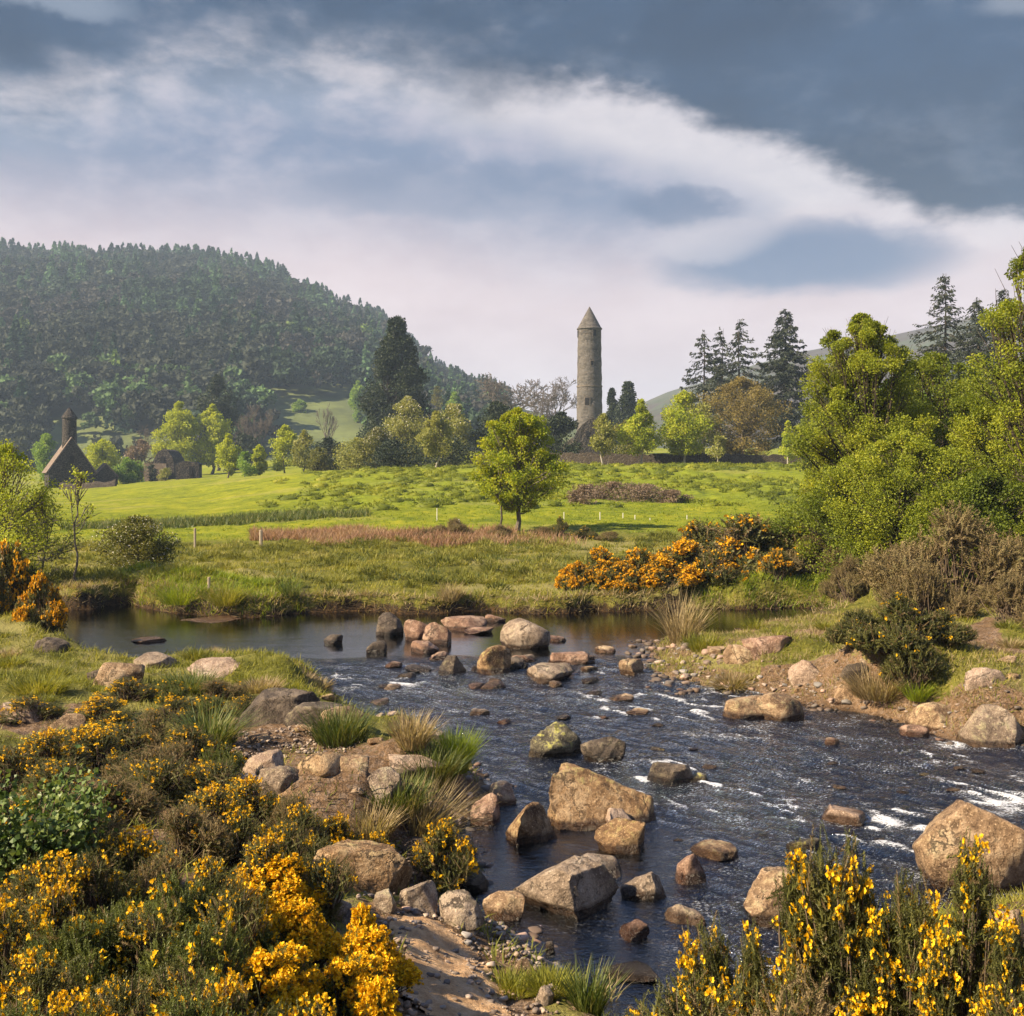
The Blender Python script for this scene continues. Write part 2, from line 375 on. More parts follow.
def build_ground():
    a = np.concatenate([np.linspace(-math.pi, -.8, 26)[:-1], np.linspace(-.8, -.47, 30)[:-1], np.linspace(-.47, .47, 560), np.linspace(.47, .8, 30)[1:], np.linspace(.8, math.pi, 26)[1:]])
    r = np.concatenate([np.geomspace(.5, 6, 34)[:-1], np.geomspace(6, 31, 300)[:-1], np.geomspace(31, 130, 170)[:-1], np.geomspace(130, 2300, 60)])
    A, Rr = np.meshgrid(a, r); X = Rr*np.sin(A); Y = Rr*np.cos(A)
    sd = shore_sd(X, Y); Z = H(X, Y, sd)
    na, nr = len(a), len(r)
    V = np.stack([X.ravel(), Y.ravel(), Z.ravel()], 1)
    i = np.arange(nr-1)[:, None]*na+np.arange(na-1)[None]
    T = np.concatenate([np.stack([i, i+1, i+na+1], -1).reshape(-1, 3), np.stack([i, i+na+1, i+na], -1).reshape(-1, 3)])
    mb = MB(); mb.add(V, T, True)
    x, y = X.ravel(), Y.ravel(); px = 512+F*x/np.maximum(y, 2)
    n1 = fbm(x*.8, y*.8, o=4, seed=41); n2 = fbm(x*2.5, y*2.5, o=3, seed=42)
    nearb = sstep(y, 26.5, 25)
    soil = np.where(y < 26, sstep(sd+.5*n1, 1.0, .1), sstep(sd+.12*n1, .22, .06))
    rb = sstep(px, 640, 690)*nearb*sstep(y, 12, 14)
    soil = np.maximum(soil, rb*sstep(n1+.6*n2, -.02, .30)*.9)
    soil = np.maximum(soil, sstep(poly_sd(TREAD_W, x, y)+.25*n2, .25, -.1)); soil = np.maximum(soil, sstep(poly_sd(LEDGE_W, x, y)+.3*n2, .3, -.1))
    soil = np.maximum(soil, sstep(poly_sd(PATH_W, x, y)+.2*n2, .35, 0))
    soil = np.maximum(soil, sstep(y, 14, 11)*nearb*sstep(n1+.5*n2, -.25, .05)*.9)
    lush = sstep(y, 46, 52)
    straw = sstep(fbm(x*.25, y*.5, o=3, seed=44), -.05, .3)*sstep(y, 27, 30)*sstep(y, 47, 43)
    straw = np.maximum(straw, sstep(fbm(x*.6, y*.8, o=4, seed=47), -.22, .18)*.85*sstep(y, 26, 24))
    straw = np.maximum(straw, sstep(fbm(x*.1, y*.25, o=3, seed=46), .25, .5)*.4*lush)
    tussock = sstep(y, 66, 72)*sstep(y, 112, 106)*sstep(px+40*n1, 270, 350)
    o = mb.build('ground', ground_mat()); tag(o, kind='structure')
    attr(o, 'soil', soil); attr(o, 'bank_shade', sstep(y, 25, 26)); attr(o, 'lush', lush); attr(o, 'straw', straw); attr(o, 'tussock', tussock); attr(o, 'wet', np.where(sd < .0, 1.0, sstep(sd, .12, 0.0)))
    return o
def ground_mat():
    m, T, o = new_mat('ground')
    at = lambda n: T.add('ShaderNodeAttribute', attribute_name=n).outputs['Fac']
    pos = T.add('ShaderNodeNewGeometry').outputs['Position']
    n1 = T.noise(pos, .35, 5, .6); n2 = T.noise(pos, 2.2, 6, .65); n3 = T.noise(pos, 14, 5, .7); n4 = T.noise(pos, 45, 4, .7)
    rough_g = T.ramp(T.m('ADD', T.m('MULTIPLY', n2, .6), T.m('MULTIPLY', n3, .4)), [(.3, (.042, .046, .010)), (.5, (.12, .12, .018)), (.68, (.24, .205, .045))])
    lush_g = T.ramp(T.m('ADD', T.m('MULTIPLY', n1, .55), T.m('MULTIPLY', n2, .45)), [(.36, (.075, .105, .006)), (.5, (.165, .19, .006)), (.64, (.265, .255, .012))])
    tus_g = T.ramp(T.m('ADD', T.m('MULTIPLY', n2, .6), T.m('MULTIPLY', n3, .4)), [(.35, (.08, .115, .010)), (.5, (.15, .19, .010)), (.65, (.23, .26, .014))])
    c = T.mix(at('lush'), rough_g, lush_g)
    c = T.mix(T.m('MULTIPLY', at('tussock'), T.step(n2, .42, .6)), c, tus_g)
    c = T.mix(T.m('MULTIPLY', at('straw'), .75), c, T.mix(n3, (.19, .17, .055), (.33, .29, .12)))
    soil = T.ramp(T.m('ADD', T.m('MULTIPLY', n2, .5), T.m('MULTIPLY', n3, .5)), [(.3, (.06, .036, .02)), (.5, (.20, .125, .07)), (.7, (.38, .255, .16))])
    vor = T.add('ShaderNodeTexVoronoi', ins={'Vector': pos, 'Scale': 22.0}); vc = T.add('ShaderNodeSeparateColor', ins={0: vor.outputs['Color']}).outputs[0]
    soil = T.mix(T.m('MULTIPLY', T.step(vc, .5, .9), .45), soil, T.mix(n4, (.22, .17, .14), (.36, .28, .22)))
    soil = T.mix(at('bank_shade'), soil, T.mix(n3, (.014, .010, .007), (.05, .038, .024)))  # far-bank soil darkened, the undercut's shadow put into its colour
    sf = T.step(T.m('ADD', at('soil'), T.m('MULTIPLY', T.m('SUBTRACT', n3, .5), 1.4)), .38, .62)
    soil = T.mix(T.step(n4, .56, .40), soil, T.mix(.6, soil, (.04, .025, .014)))
    c = T.mix(sf, c, soil)
    bed = T.mix(T.step(vc, .2, .9), (.020, .012, .006), (.075, .042, .016))
    c = T.mix(at('wet'), c, bed)
    b = T.add('ShaderNodeBsdfPrincipled', ins={'Base Color': c, 'Roughness': .9, 'Specular IOR Level': .15})
    hgt = T.m('ADD', T.m('ADD', T.m('MULTIPLY', n3, .35), T.m('MULTIPLY', n4, .15)), T.m('MULTIPLY', n2, .5))
    bp = T.add('ShaderNodeBump', ins={'Strength': 1.0, 'Distance': .2, 'Height': hgt})
    T.l.new(bp.outputs[0], b.inputs['Normal']); T.l.new(b.outputs[0], o.inputs[0]); return m
build_ground()

def build_path():
    """the trodden sandy path: a thin sheet over the bank"""
    x0, y0 = PATH_W.min(0)-.3; x1, y1 = PATH_W.max(0)+.3; s = .03
    X, Y = np.meshgrid(np.arange(x0, x1, s), np.arange(max(y0, 5), y1, s)); sd = shore_sd(X, Y).reshape(X.shape)
    p = poly_sd(PATH_W, X, Y).reshape(X.shape)+.16*fbm(X*3, Y*3, o=3, seed=51)
    Z = H(X, Y, sd.ravel())+.012*sstep(p, .02, -.2)+.004+.008*fbm(X*9, Y*9, o=2, seed=52)
    ny, nx = X.shape; i = np.arange(ny-1)[:, None]*nx+np.arange(nx-1)[None]
    keep = (p[:-1, :-1] < 0) & (sd[:-1, :-1] > .12); i = i[keep]
    T = np.concatenate([np.stack([i, i+1, i+nx+1], -1), np.stack([i, i+nx+1, i+nx], -1)])
    u, inv = np.unique(T, return_inverse=True); V = np.stack([X.ravel(), Y.ravel(), Z.ravel()], 1)[u]
    mb = MB(); mb.add(V, inv.reshape(-1, 3), True)
    o = mb.build('path', plain_mat('sandy path', [(.42, .24, .12), (.60, .38, .20), (.72, .50, .31)], 9, .95, 1.0, 30, dist=.05)); tag(o, kind='structure')
build_path()

# ---------------------------------------------------------------- water
FOAM_SPOTS = [(350, 688, 60, 13.5, 0.475), (440, 692, 75, 10.8, 0.5225), (395, 684, 60, 10.8, 0.38), (300, 690, 90, 13.5, 0.2375), (640, 725, 90, 18.9, 0.19), (745, 735, 90, 24.3, 0.5225), (820, 735, 75, 18.9, 0.4275), (700, 770, 75, 18.9, 0.285), (955, 745, 37.5, 6.75, 0.76), (1000, 800, 54, 18.9, 0.95), (885, 822, 33, 13.5, 0.95), (860, 800, 45, 10.8, 0.475), (672, 790, 60, 13.5, 0.5225), (755, 715, 60, 10.8, 0.475), (520, 705, 60, 13.5, 0.285), (715, 720, 30, 6.75, 0.475), (560, 838, 45, 8.1, 0.38), (85, 662, 45, 6.75, 0.57), (600, 690, 90, 10.8, 0.19), (900, 760, 90, 13.5, 0.285), (470, 720, 75, 13.5, 0.285)]
def build_water():
    px = np.linspace(-260, 1420, 520); D = np.concatenate([np.geomspace(5.6, 9, 110)[:-1], np.geomspace(9, 24, 400)[:-1], np.geomspace(24, 33, 50)])
    P, DD = np.meshgrid(px, D); X = px2x(P, DD); Y = DD
    row = HORIZON+CAMZ*F/DD
    sd = poly_sd(SHORE, X, Y).reshape(X.shape)
    calm_edge = 20.6+1.0*fbm(X*.5, Y*.5, o=2, seed=61)+.0025*(P-500)
    rap = sstep(Y, calm_edge+.7, calm_edge-.9)
    quiet = sstep(P, 745, 640)*sstep(Y, 12.3, 10.6); rap = rap*(1-.78*quiet)
    rap = rap*(1-.35*sstep(fbm(X*.45+3, Y*.6, o=2, seed=62), .1, .35))
    # flow runs from the pool towards the lower side of the view: stretch the chop along it
    ca, sa = math.cos(R(-50)), math.sin(R(-50)); U = X*ca+Y*sa; W = -X*sa+Y*ca
    w1 = fbm(U*1.1, W*2.6, o=3, seed=63); w2 = fbm(U*3.3, W*6.5, o=4, seed=64); w3 = 1-np.abs(fbm(U*2.0+.6*w1, W*4.2, o=3, seed=65))*2.6
    Z = rap*(.030*w1+.030*w2+.020*w3)+.0012*fbm(X*2, Y*5, o=2, seed=66)*(1-rap)
    Z = Z+.006*quiet*w1
    Z = Z-.01
    fo = np.zeros_like(X)
    for (a, b, ra, rb, s) in FOAM_SPOTS:
        fo = np.maximum(fo, s*np.exp(-(((P-a)/ra)**2+((row-b)/rb)**2)))
    crest = sstep(w3*.6+w2+.4*w1, .38, .85)
    foam = np.clip(fo*.58+.42*fo*w3+rap*(.16+.62*crest*sstep(fbm(X*.5, Y*.8, o=3, seed=67), -.25, .3)), 0, 1)
    ny, nx = X.shape; i = np.arange(ny-1)[:, None]*nx+np.arange(nx-1)[None]
    i = i[(sd[:-1, :-1] < .7)]
    T = np.concatenate([np.stack([i, i+1, i+nx+1], -1), np.stack([i, i+nx+1, i+nx], -1)])
    u, inv = np.unique(T, return_inverse=True)
    mb = MB(); mb.add(np.stack([X.ravel(), Y.ravel(), Z.ravel()], 1)[u], inv.reshape(-1, 3), True)
    m, Tn, o = new_mat('stream water')
    pos = Tn.add('ShaderNodeNewGeometry').outputs['Position']
    mp = Tn.add('ShaderNodeMapping', ins={0: pos}); mp.inputs['Rotation'].default_value = (0, 0, R(50)); mp.inputs['Scale'].default_value = (1, 2.1, 1)
    rapA = Tn.add('ShaderNodeAttribute', attribute_name='rapid').outputs['Fac']; foA = Tn.add('ShaderNodeAttribute', attribute_name='foam').outputs['Fac']
    h1 = Tn.noise(mp.outputs[0], 7, 5, .6, .6); h2 = Tn.noise(mp.outputs[0], 22, 4, .6, .4); h0 = Tn.noise(mp.outputs[0], 1.6, 3, .5)
    hh = Tn.m('ADD', Tn.m('MULTIPLY', h1, Tn.m('ADD', .003, Tn.m('MULTIPLY', rapA, .07))), Tn.m('MULTIPLY', h2, Tn.m('ADD', .0004, Tn.m('MULTIPLY', rapA, .026))))
    bp = Tn.add('ShaderNodeBump', ins={'Strength': 1.0, 'Distance': 1.0, 'Height': hh})
    fr = Tn.add('ShaderNodeFresnel', ins={'IOR': 1.95, 'Normal': bp.outputs[0]})
    gl = Tn.add('ShaderNodeBsdfGlossy', ins={'Color': (.95, .97, 1.0), 'Roughness': .05, 'Normal': bp.outputs[0]})
    tr = Tn.add('ShaderNodeBsdfTransparent', ins={'Color': (.42, .32, .20)})
    wm = Tn.add('ShaderNodeMixShader', ins={0: fr.outputs[0], 1: tr.outputs[0], 2: gl.outputs[0]})
    fz = Tn.noise(mp.outputs[0], 9, 6, .75, 2.0); fz2 = Tn.noise(mp.outputs[0], 34, 5, .75, .5)
    ff = Tn.step(Tn.m('ADD', Tn.m('ADD', foA, Tn.m('MULTIPLY', Tn.m('SUBTRACT', fz, .5), 1.5)), Tn.m('MULTIPLY', Tn.m('SUBTRACT', fz2, .5), 1.5)), .68, .90)
    fz3 = Tn.noise(mp.outputs[0], 30, 3, .6, .8); fl = Tn.m('MULTIPLY', Tn.step(Tn.m('ADD', fz3, Tn.m('MULTIPLY', h0, .30)), .75, .83), Tn.m('MULTIPLY', rapA, .6))  # white flecks: sparkle on the rapids painted in with the foam colour
    ff = Tn.m('MAXIMUM', ff, fl)
    fb = Tn.add('ShaderNodeBsdfDiffuse', ins={'Color': (.60, .62, .66)})
    mx = Tn.add('ShaderNodeMixShader', ins={0: Tn.m('MULTIPLY', ff, .72), 1: wm.outputs[0], 2: fb.outputs[0]})
    Tn.l.new(mx.outputs[0], o.inputs[0])
    ob = mb.build('river_water', m); tag(ob, kind='structure')
    attr(ob, 'rapid', rap.ravel()[u]); attr(ob, 'foam', foam.ravel()[u])
build_water()

# ---------------------------------------------------------------- hills
def hill(name, cols, ridge, D0, D1, z0, mat, shape=1.0, nu=160, nd=70, seed=0, rough=6.0):
    px = np.linspace(cols[0], cols[1], nu); rr = np.interp(px, [a for a, _ in ridge], [b for _, b in ridge])
    t = np.concatenate([np.linspace(0, 1, nd), np.linspace(1.05, 1.5, 8)])
    P, TT = np.meshgrid(px, t); D = D0+(D1-D0)*TT
    zr = CAMZ+(HORIZON-rr[None])*D1/F; z0a = z0(P) if callable(z0) else z0
    s = np.clip(TT, 0, 1)**shape; s = s*(1.25-.25*s)
    Z = z0a+(zr-z0a)*s-np.clip(TT-1, 0, 1)*40
    X = px2x(P, D); Z = Z+rough*fbm(X/60, D/60, o=4, seed=seed)*np.sin(np.clip(TT, 0, 1)*math.pi)
    n = P.shape[1]; i = np.arange(P.shape[0]-1)[:, None]*n+np.arange(n-1)[None]
    T = np.concatenate([np.stack([i, i+1, i+n+1], -1).reshape(-1, 3), np.stack([i, i+n+1, i+n], -1).reshape(-1, 3)])
    mb = MB(); mb.add(np.stack([X.ravel(), D.ravel(), Z.ravel()], 1), T, True)
    o = mb.build(name, mat); tag(o, kind='structure')
    def zat(p, tt):
        j = np.interp(p, px, np.arange(len(px))); k = np.interp(tt, t, np.arange(len(t)))
        j0 = np.clip(j.astype(int), 0, len(px)-2); k0 = np.clip(k.astype(int), 0, len(t)-2); fj, fk = j-j0, k-k0
        return (Z[k0, j0]*(1-fj)+Z[k0, j0+1]*fj)*(1-fk)+(Z[k0+1, j0]*(1-fj)+Z[k0+1, j0+1]*fj)*fk
    return zat
RIDGE = [(-700, 345), (-300, 285), (-100, 268), (0, 264), (60, 267), (150, 269), (200, 272), (250, 276), (290, 294), (330, 314), (380, 334), (420, 368), (450, 388), (490, 402), (540, 414), (620, 438)]
WD0, WD1 = 330.0, 850.0
wood_z = hill('wooded_hill', (-700, 620), RIDGE, WD0, WD1, lambda P: np.interp(P, [-700, 0, 200, 300, 420, 620], [0, 0, 3, 6, 9, 10.5]), plain_mat('hillside turf', [(.035, .045, .018), (.08, .10, .03), (.15, .18, .05)], .02, .95, .3), 1.0, seed=71)
hill('moor_hill', (540, 1800), [(540, 440), (600, 424), (640, 404), (670, 391), (700, 383), (750, 366), (800, 352), (870, 340), (920, 329), (1024, 306), (1300, 270), (1800, 300)], 450.0, 900.0, 8.0, plain_mat('heather moor', [(.035, .03, .028), (.06, .05, .042), (.05, .065, .035), (.10, .085, .07)], .012, .95, .3), 1.1, seed=72, rough=9)

ICO = {}
def ico(s):
    if s not in ICO:
        bm = bmesh.new(); bmesh.ops.create_icosphere(bm, subdivisions=s, radius=1)
        ICO[s] = (np.array([v.co for v in bm.verts]), np.array([[v.index for v in f.verts] for f in bm.faces])); bm.free()
    return ICO[s]
# ---------------------------------------------------------------- the far wood (nobody could count it)
def far_wood():
    rng = np.random.default_rng(7)
    tm = []
    for k in range(5):            # spire, seen as needle sprays in tiers
        n = 130; h = rng.random(n)**.8; r = (1-h)**.85*.27*(.35+.65*np.sqrt(rng.random(n))); a = rng.random(n)*6.283
        p = np.stack([r*np.cos(a), r*np.sin(a), .08+h*.92], 1); d = np.stack([np.cos(a), np.sin(a), -.35+.5*rng.normal(size=n)], 1)
        tm.append(('s', *inst(LEAF_V-[0, .5, 0], LEAF_T, frames(d, rng, .17*(1.15-h*.7), .12), p)))
    for k in range(6):            # broad pine: several lumpy plates of foliage
        nb = 7; c = np.stack([rng.normal(0, .17, nb), rng.normal(0, .17, nb), .48+.4*rng.random(nb)], 1); c[0] = (0, 0, .85)
        n = 210; j = rng.integers(0, nb, n); q = rng.normal(size=(n, 3)); q /= np.linalg.norm(q, axis=1, keepdims=True)
        p = c[j]+q*np.array([.165, .165, .14])*(.6+.5*rng.random((n, 1)))
        b = MB(); b.add(*inst(LEAF_V-[0, .5, 0], LEAF_T, frames(q+.5*rng.normal(size=(n, 3)), rng, .10, .10), p))
        IV, IT = ico(2)
        for cc in c: b.add(IV*np.array([.11, .11, .10])*(1+.3*rng.normal(size=(len(IV), 1)))+cc, IT)
        tm.append(('p', np.concatenate(b.v), np.concatenate(b.f)))
    N = 6200
    P = rng.uniform(-330, 505, N); t = rng.random(N)**1.1
    # dense along the skyline
    ns = 330; P[:ns] = rng.uniform(-330, 480, ns); t[:ns] = rng.uniform(.93, 1.03, ns)
    Z = wood_z(P, t); D = WD0+(WD1-WD0)*t; X = px2x(P, D)
    n1 = fbm(X/70, D/110, o=3, seed=81); n2 = fbm(X/32+9, D/45, o=3, seed=82)
    row = HORIZON-(Z-CAMZ)*F/D
    clear = (P > 255) & (P < 375) & (row > 398)
    keep = ~clear & (fbm(X/18, D/25, o=2, seed=83) > -.42)
    mb = MB()
    for i in np.nonzero(keep)[0]:
        sky = t[i] > .86
        spire = rng.random() < (.75 if sky else (.75 if n2[i] > .18 else .10))
        kind = rng.choice([0, 1, 2, 3, 4]) if spire else rng.choice([5, 6, 7, 8, 9, 10])
        _, V, T = tm[kind]
        h = rng.uniform(11, 22) if spire else rng.uniform(9, 17)
        h *= .85 if P[i] > 420 else 1
        w = h*(rng.uniform(.8, 1.15) if spire else rng.uniform(.8, 1.2))
        a = rng.random()*6.283; ca, sa = math.cos(a), math.sin(a)
        W = np.stack([(V[:, 0]*ca-V[:, 1]*sa)*w+X[i], (V[:, 0]*sa+V[:, 1]*ca)*w+D[i], V[:, 2]*h+Z[i]-.6], 1)
        if spire: c = np.array((.030, .058, .028)) if n2[i] < .16 else np.array((.09, .15, .062))
        else: c = np.array((.052, .055, .034)) if n1[i] < .12 else np.array((.042, .065, .032))
        if not spire and n1[i] > .2 and n2[i] < -.05: c = np.array((.068, .06, .048))
        if rng.random() < .025 and row[i] > 330: c = np.array((.14, .19, .04))
        if row[i] > 395 and rng.random() < .22: c = np.array((.10, .15, .05))
        mb.add(W, T, False, c*np.array([.80, .90, .94])*rng.uniform(.75, 1.35))
    o = mb.build('forest', tint_leaf_mat('far wood')); tag(o, kind='stuff')
    o['label'] = 'dark pines and spruces covering the hillside'
far_wood()

# ---------------------------------------------------------------- trees
M = {}
M['bark'] = plain_mat('dark bark', [(.018, .014, .010), (.05, .038, .026), (.09, .07, .05)], 5, .9, .6, stretch=(1, 1, .3))
M['bark_grey'] = plain_mat('grey bark', [(.06, .05, .04), (.13, .11, .09), (.2, .18, .15)], 5, .9, .5, stretch=(1, 1, .3))
M['birch'] = plain_mat('pale bark', [(.14, .12, .10), (.34, .31, .27), (.45, .42, .38)], 4, .8, .4, stretch=(1, 1, 1.6))
M['bare'] = plain_mat('twig bark', [(.06, .048, .04), (.11, .09, .075), (.16, .135, .115)], 4, .9, .3)
M['maple'] = leaf_mat('maple leaf', [(0.088, 0.144, 0.008), (0.205, 0.262, 0.010), (0.323, 0.353, 0.015), (0.397, 0.364, 0.017)], .42, cscale=.9)
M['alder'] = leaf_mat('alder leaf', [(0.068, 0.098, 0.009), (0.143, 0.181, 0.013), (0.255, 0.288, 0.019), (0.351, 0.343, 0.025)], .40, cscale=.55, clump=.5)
M['alder_dark'] = leaf_mat('shaded alder leaf', [(0.048, 0.073, 0.008), (0.096, 0.134, 0.011), (0.165, 0.201, 0.015), (0.226, 0.237, 0.016)], .38, cscale=.6, clump=.5)  # darker copy of the alder leaf, shade put into its colour
M['lime'] = leaf_mat('young lime leaf', [(0.139, 0.198, 0.015), (0.248, 0.312, 0.020), (0.373, 0.410, 0.030), (0.481, 0.468, 0.040)], .4, cscale=.5)
M['yellow'] = leaf_mat('yellow spring leaf', [(0.172, 0.217, 0.017), (0.283, 0.334, 0.024), (0.382, 0.420, 0.031), (0.493, 0.522, 0.048)], .4, cscale=.4)
M['olive'] = leaf_mat('olive leaf', [(0.046, 0.062, 0.012), (0.098, 0.112, 0.020), (0.169, 0.163, 0.030), (0.234, 0.213, 0.060)], .35, cscale=.4)
M['pale'] = leaf_mat('pale olive leaf', [(0.112, 0.135, 0.027), (0.200, 0.216, 0.045), (0.288, 0.284, 0.072), (0.375, 0.378, 0.126)], .35, cscale=.4)
M['fresh'] = leaf_mat('fresh green leaf', [(0.078, 0.149, 0.027), (0.143, 0.243, 0.036), (0.221, 0.324, 0.054), (0.286, 0.378, 0.081)], .4, cscale=.4)
M['brown'] = leaf_mat('brown budding twig', [(0.090, 0.072, 0.025), (0.156, 0.120, 0.035), (0.228, 0.180, 0.050), (0.288, 0.240, 0.070)], .3, cscale=.4)
M['rosy'] = leaf_mat('rosy bare twig', [(0.110, 0.077, 0.055), (0.176, 0.127, 0.090), (0.242, 0.182, 0.130)], .25, cscale=.4)
M['dark'] = leaf_mat('dark evergreen', [(.008, .014, .007), (.016, .028, .011), (.03, .045, .015), (.05, .06, .022)], .15, cscale=.35)
M['needle'] = leaf_mat('spruce needle', [(.010, .014, .009), (.02, .03, .016), (.04, .05, .026), (.055, .06, .03)], .12, cscale=.6)
M['blossom'] = leaf_mat('white blossom', [(.45, .42, .36), (.60, .57, .52), (.7, .68, .64)], .2)

def bez(a, b, sag, rng, n=7):
    t = np.linspace(0, 1, n)[:, None]; a = np.array(a, float); b = np.array(b, float); L = np.linalg.norm(b-a)
    mid = (a+b)/2+np.array(sag)+rng.normal(0, .05*L, 3)
    return (1-t)**2*a+2*t*(1-t)*mid+t*t*b
PROF = {'round': [(0, .35), (.15, .8), (.4, 1), (.7, .85), (.9, .5), (1, .12)],
        'tall': [(0, .45), (.2, .9), (.4, 1), (.65, .8), (.85, .45), (1, .06)],
        'cone': [(0, .85), (.12, 1), (.3, .95), (.55, .72), (.75, .46), (.9, .22), (1, .03)],
        'egg': [(0, .6), (.2, .95), (.4, 1), (.65, .86), (.85, .5), (1, .05)],
        'fan': [(0, .3), (.3, .7), (.6, 1), (.85, .85), (1, .3)],
        'bush': [(0, .85), (.25, 1), (.55, .95), (.8, .7), (1, .15)],
        'seq': [(0, .8), (.15, 1), (.4, .93), (.65, .72), (.85, .45), (1, .14)],
        'col': [(0, .8), (.2, 1), (.6, .9), (.85, .6), (1, .08)]}
def tree(name, label, cat, px, top, D, w_px, leaf='lime', bark='bark', prof='round', base_frac=.25, nc=40, nl=70, ls=None, tr=None, seed=0, group=None, cr=.16, lean=0.0, trunks=1, droop=.0, base=None, flat=1.0, blossom=0, inner=.55, depth=1.0, bias=.45, twigs=2, zsquash=.75):
    rng = np.random.default_rng(seed*31+5)
    x = px2x(px, D); zb = hz(px, D) if base is None else base
    Ht = CAMZ+(HORIZON-top)*D/F-zb; Wd = w_px*D/F/2
    root = empty(name, (x, D, zb-.03), 0, label, cat, group)
    ls = ls or max(.06, 2.6*D/F); tr = tr or max(.035*Ht**.9, .05)
    pr = PROF[prof]; hs = [a for a, _ in pr]; rs = [b for _, b in pr]
    hb = Ht*base_frac
    h = np.concatenate([rng.random(nc-2)**.9, [.93, .84]]); Rr = np.interp(h, hs, rs)*Wd
    rr = np.maximum(Rr-cr*Wd*.8, Rr*.25)*(inner+(1-inner)*rng.random(nc)**bias)*rng.uniform(.78, 1.16, nc); a = rng.random(nc)*6.283+np.arange(nc)*2.4
    C = np.stack([rr*np.cos(a)+lean*h*Ht, rr*np.sin(a)*depth, hb+h*(Ht-hb)*.97], 1)
    tk = MB(); cm = MB(); bl = MB()
    stems = []
    for q in range(trunks):
        off = np.array([(q-(trunks-1)/2)*tr*2.6, rng.normal(0, tr), 0]) if trunks > 1 else np.zeros(3)
        top_p = np.array([lean*Ht*.9+rng.normal(0, .07*Wd)+off[0]*2, rng.normal(0, .07*Wd), Ht*.9])
        P = bez(off*.6, top_p, (rng.normal(0, .05*Ht), 0, 0), rng, 12); P[1:-1] += rng.normal(0, .012*Ht, (10, 3))*[1, 1, .3]
        rad = tr*(1-np.linspace(0, 1, 12))**.8*(1.0 if q == 0 else .7)+.006; rad[0] *= 1.35
        tk.add(*tube_geo(P, rad, 8), True); stems.append((P, rad))
    nmain = min(nc, 9); limbs = []
    for i in range(nc):
        P, rad = stems[rng.integers(trunks)]
        hz_ = hb*.5+(C[i, 2]-hb*.5)*rng.uniform(.35, .75); k = np.clip(np.searchsorted(P[:, 2], hz_), 1, 10)
        s = P[k]; B = bez(s, C[i], (0, 0, -.08*Ht if prof != 'cone' else .03*Ht), rng, 7)
        tk.add(*tube_geo(B, np.linspace(max(rad[k]*.45, .012), .006+.0012*D/10, 7), 5), True)
        if leaf not in ('yellow_bare',) and twigs >= 2:
            mb_ = max(6, int(nl*.55)); tt = rng.uniform(1.6, 6, mb_); i0 = np.clip(tt.astype(int), 0, 5); f = (tt-i0)[:, None]
            pb = B[i0]*(1-f)+B[i0+1]*f+rng.normal(0, cr*Wd*.42, (mb_, 3)); pb[:, 2] = np.maximum(pb[:, 2], hb*.8); pb = pb[pb[:, 2] < Ht]
            cm.add(*inst(LEAF_V, LEAF_T, frames(rng.normal(0, .8, (len(pb), 3))+[0, 0, .1-droop], rng, ls*rng.uniform(.6, 1.3, len(pb))), pb))
        for _ in range(twigs):
            e = C[i]+rng.normal(0, cr*Wd*.8, 3); e[2] = min(e[2], Ht*.97, C[i][2]+cr*Wd*.8); j = rng.integers(3, 6)
            tk.add(*tube_geo(bez(B[j], e, (0, 0, 0), rng, 4), np.linspace(.012+.0008*D/10, .004, 4), 4), True)
        m = int(nl*1.35*rng.uniform(.55, 1.45)); rc = cr*Wd*rng.uniform(.7, 1.3)*min(1.1, max(.72 if prof in ('col', 'seq') else .45, Rr[i]/Wd*1.35))
        q = rng.normal(size=(m, 3)); q /= np.linalg.norm(q, axis=1, keepdims=True)+1e-9
        p = C[i]+q*rc*rng.random((m, 1))**.45*1.35*np.array([1, 1, zsquash*flat])
        ok = p[:, 2] < Ht*1.01; p = p[ok]; q = q[ok]
        d = q*.6+rng.normal(0, .8, (len(p), 3))+[0, 0, .1-droop]
        cm.add(*inst(LEAF_V, LEAF_T, frames(d, rng, ls*rng.uniform(.6, 1.35, len(p))), p))
        if blossom:
            kk = rng.random(len(p)) < blossom*rng.uniform(.2, 1.8)*(q[:, 2] > -.3); pp = p[kk]+q[kk]*ls*.5
            if len(pp): bl.add(*inst(LEAF_V, LEAF_T, frames(rng.normal(size=(len(pp), 3)), rng, ls*.85), pp))
    tk.build('trunk', M[bark], root); cm.build('crown', M[leaf], root)
    if bl.n: bl.build('blossom', M['blossom'], root)
    return root
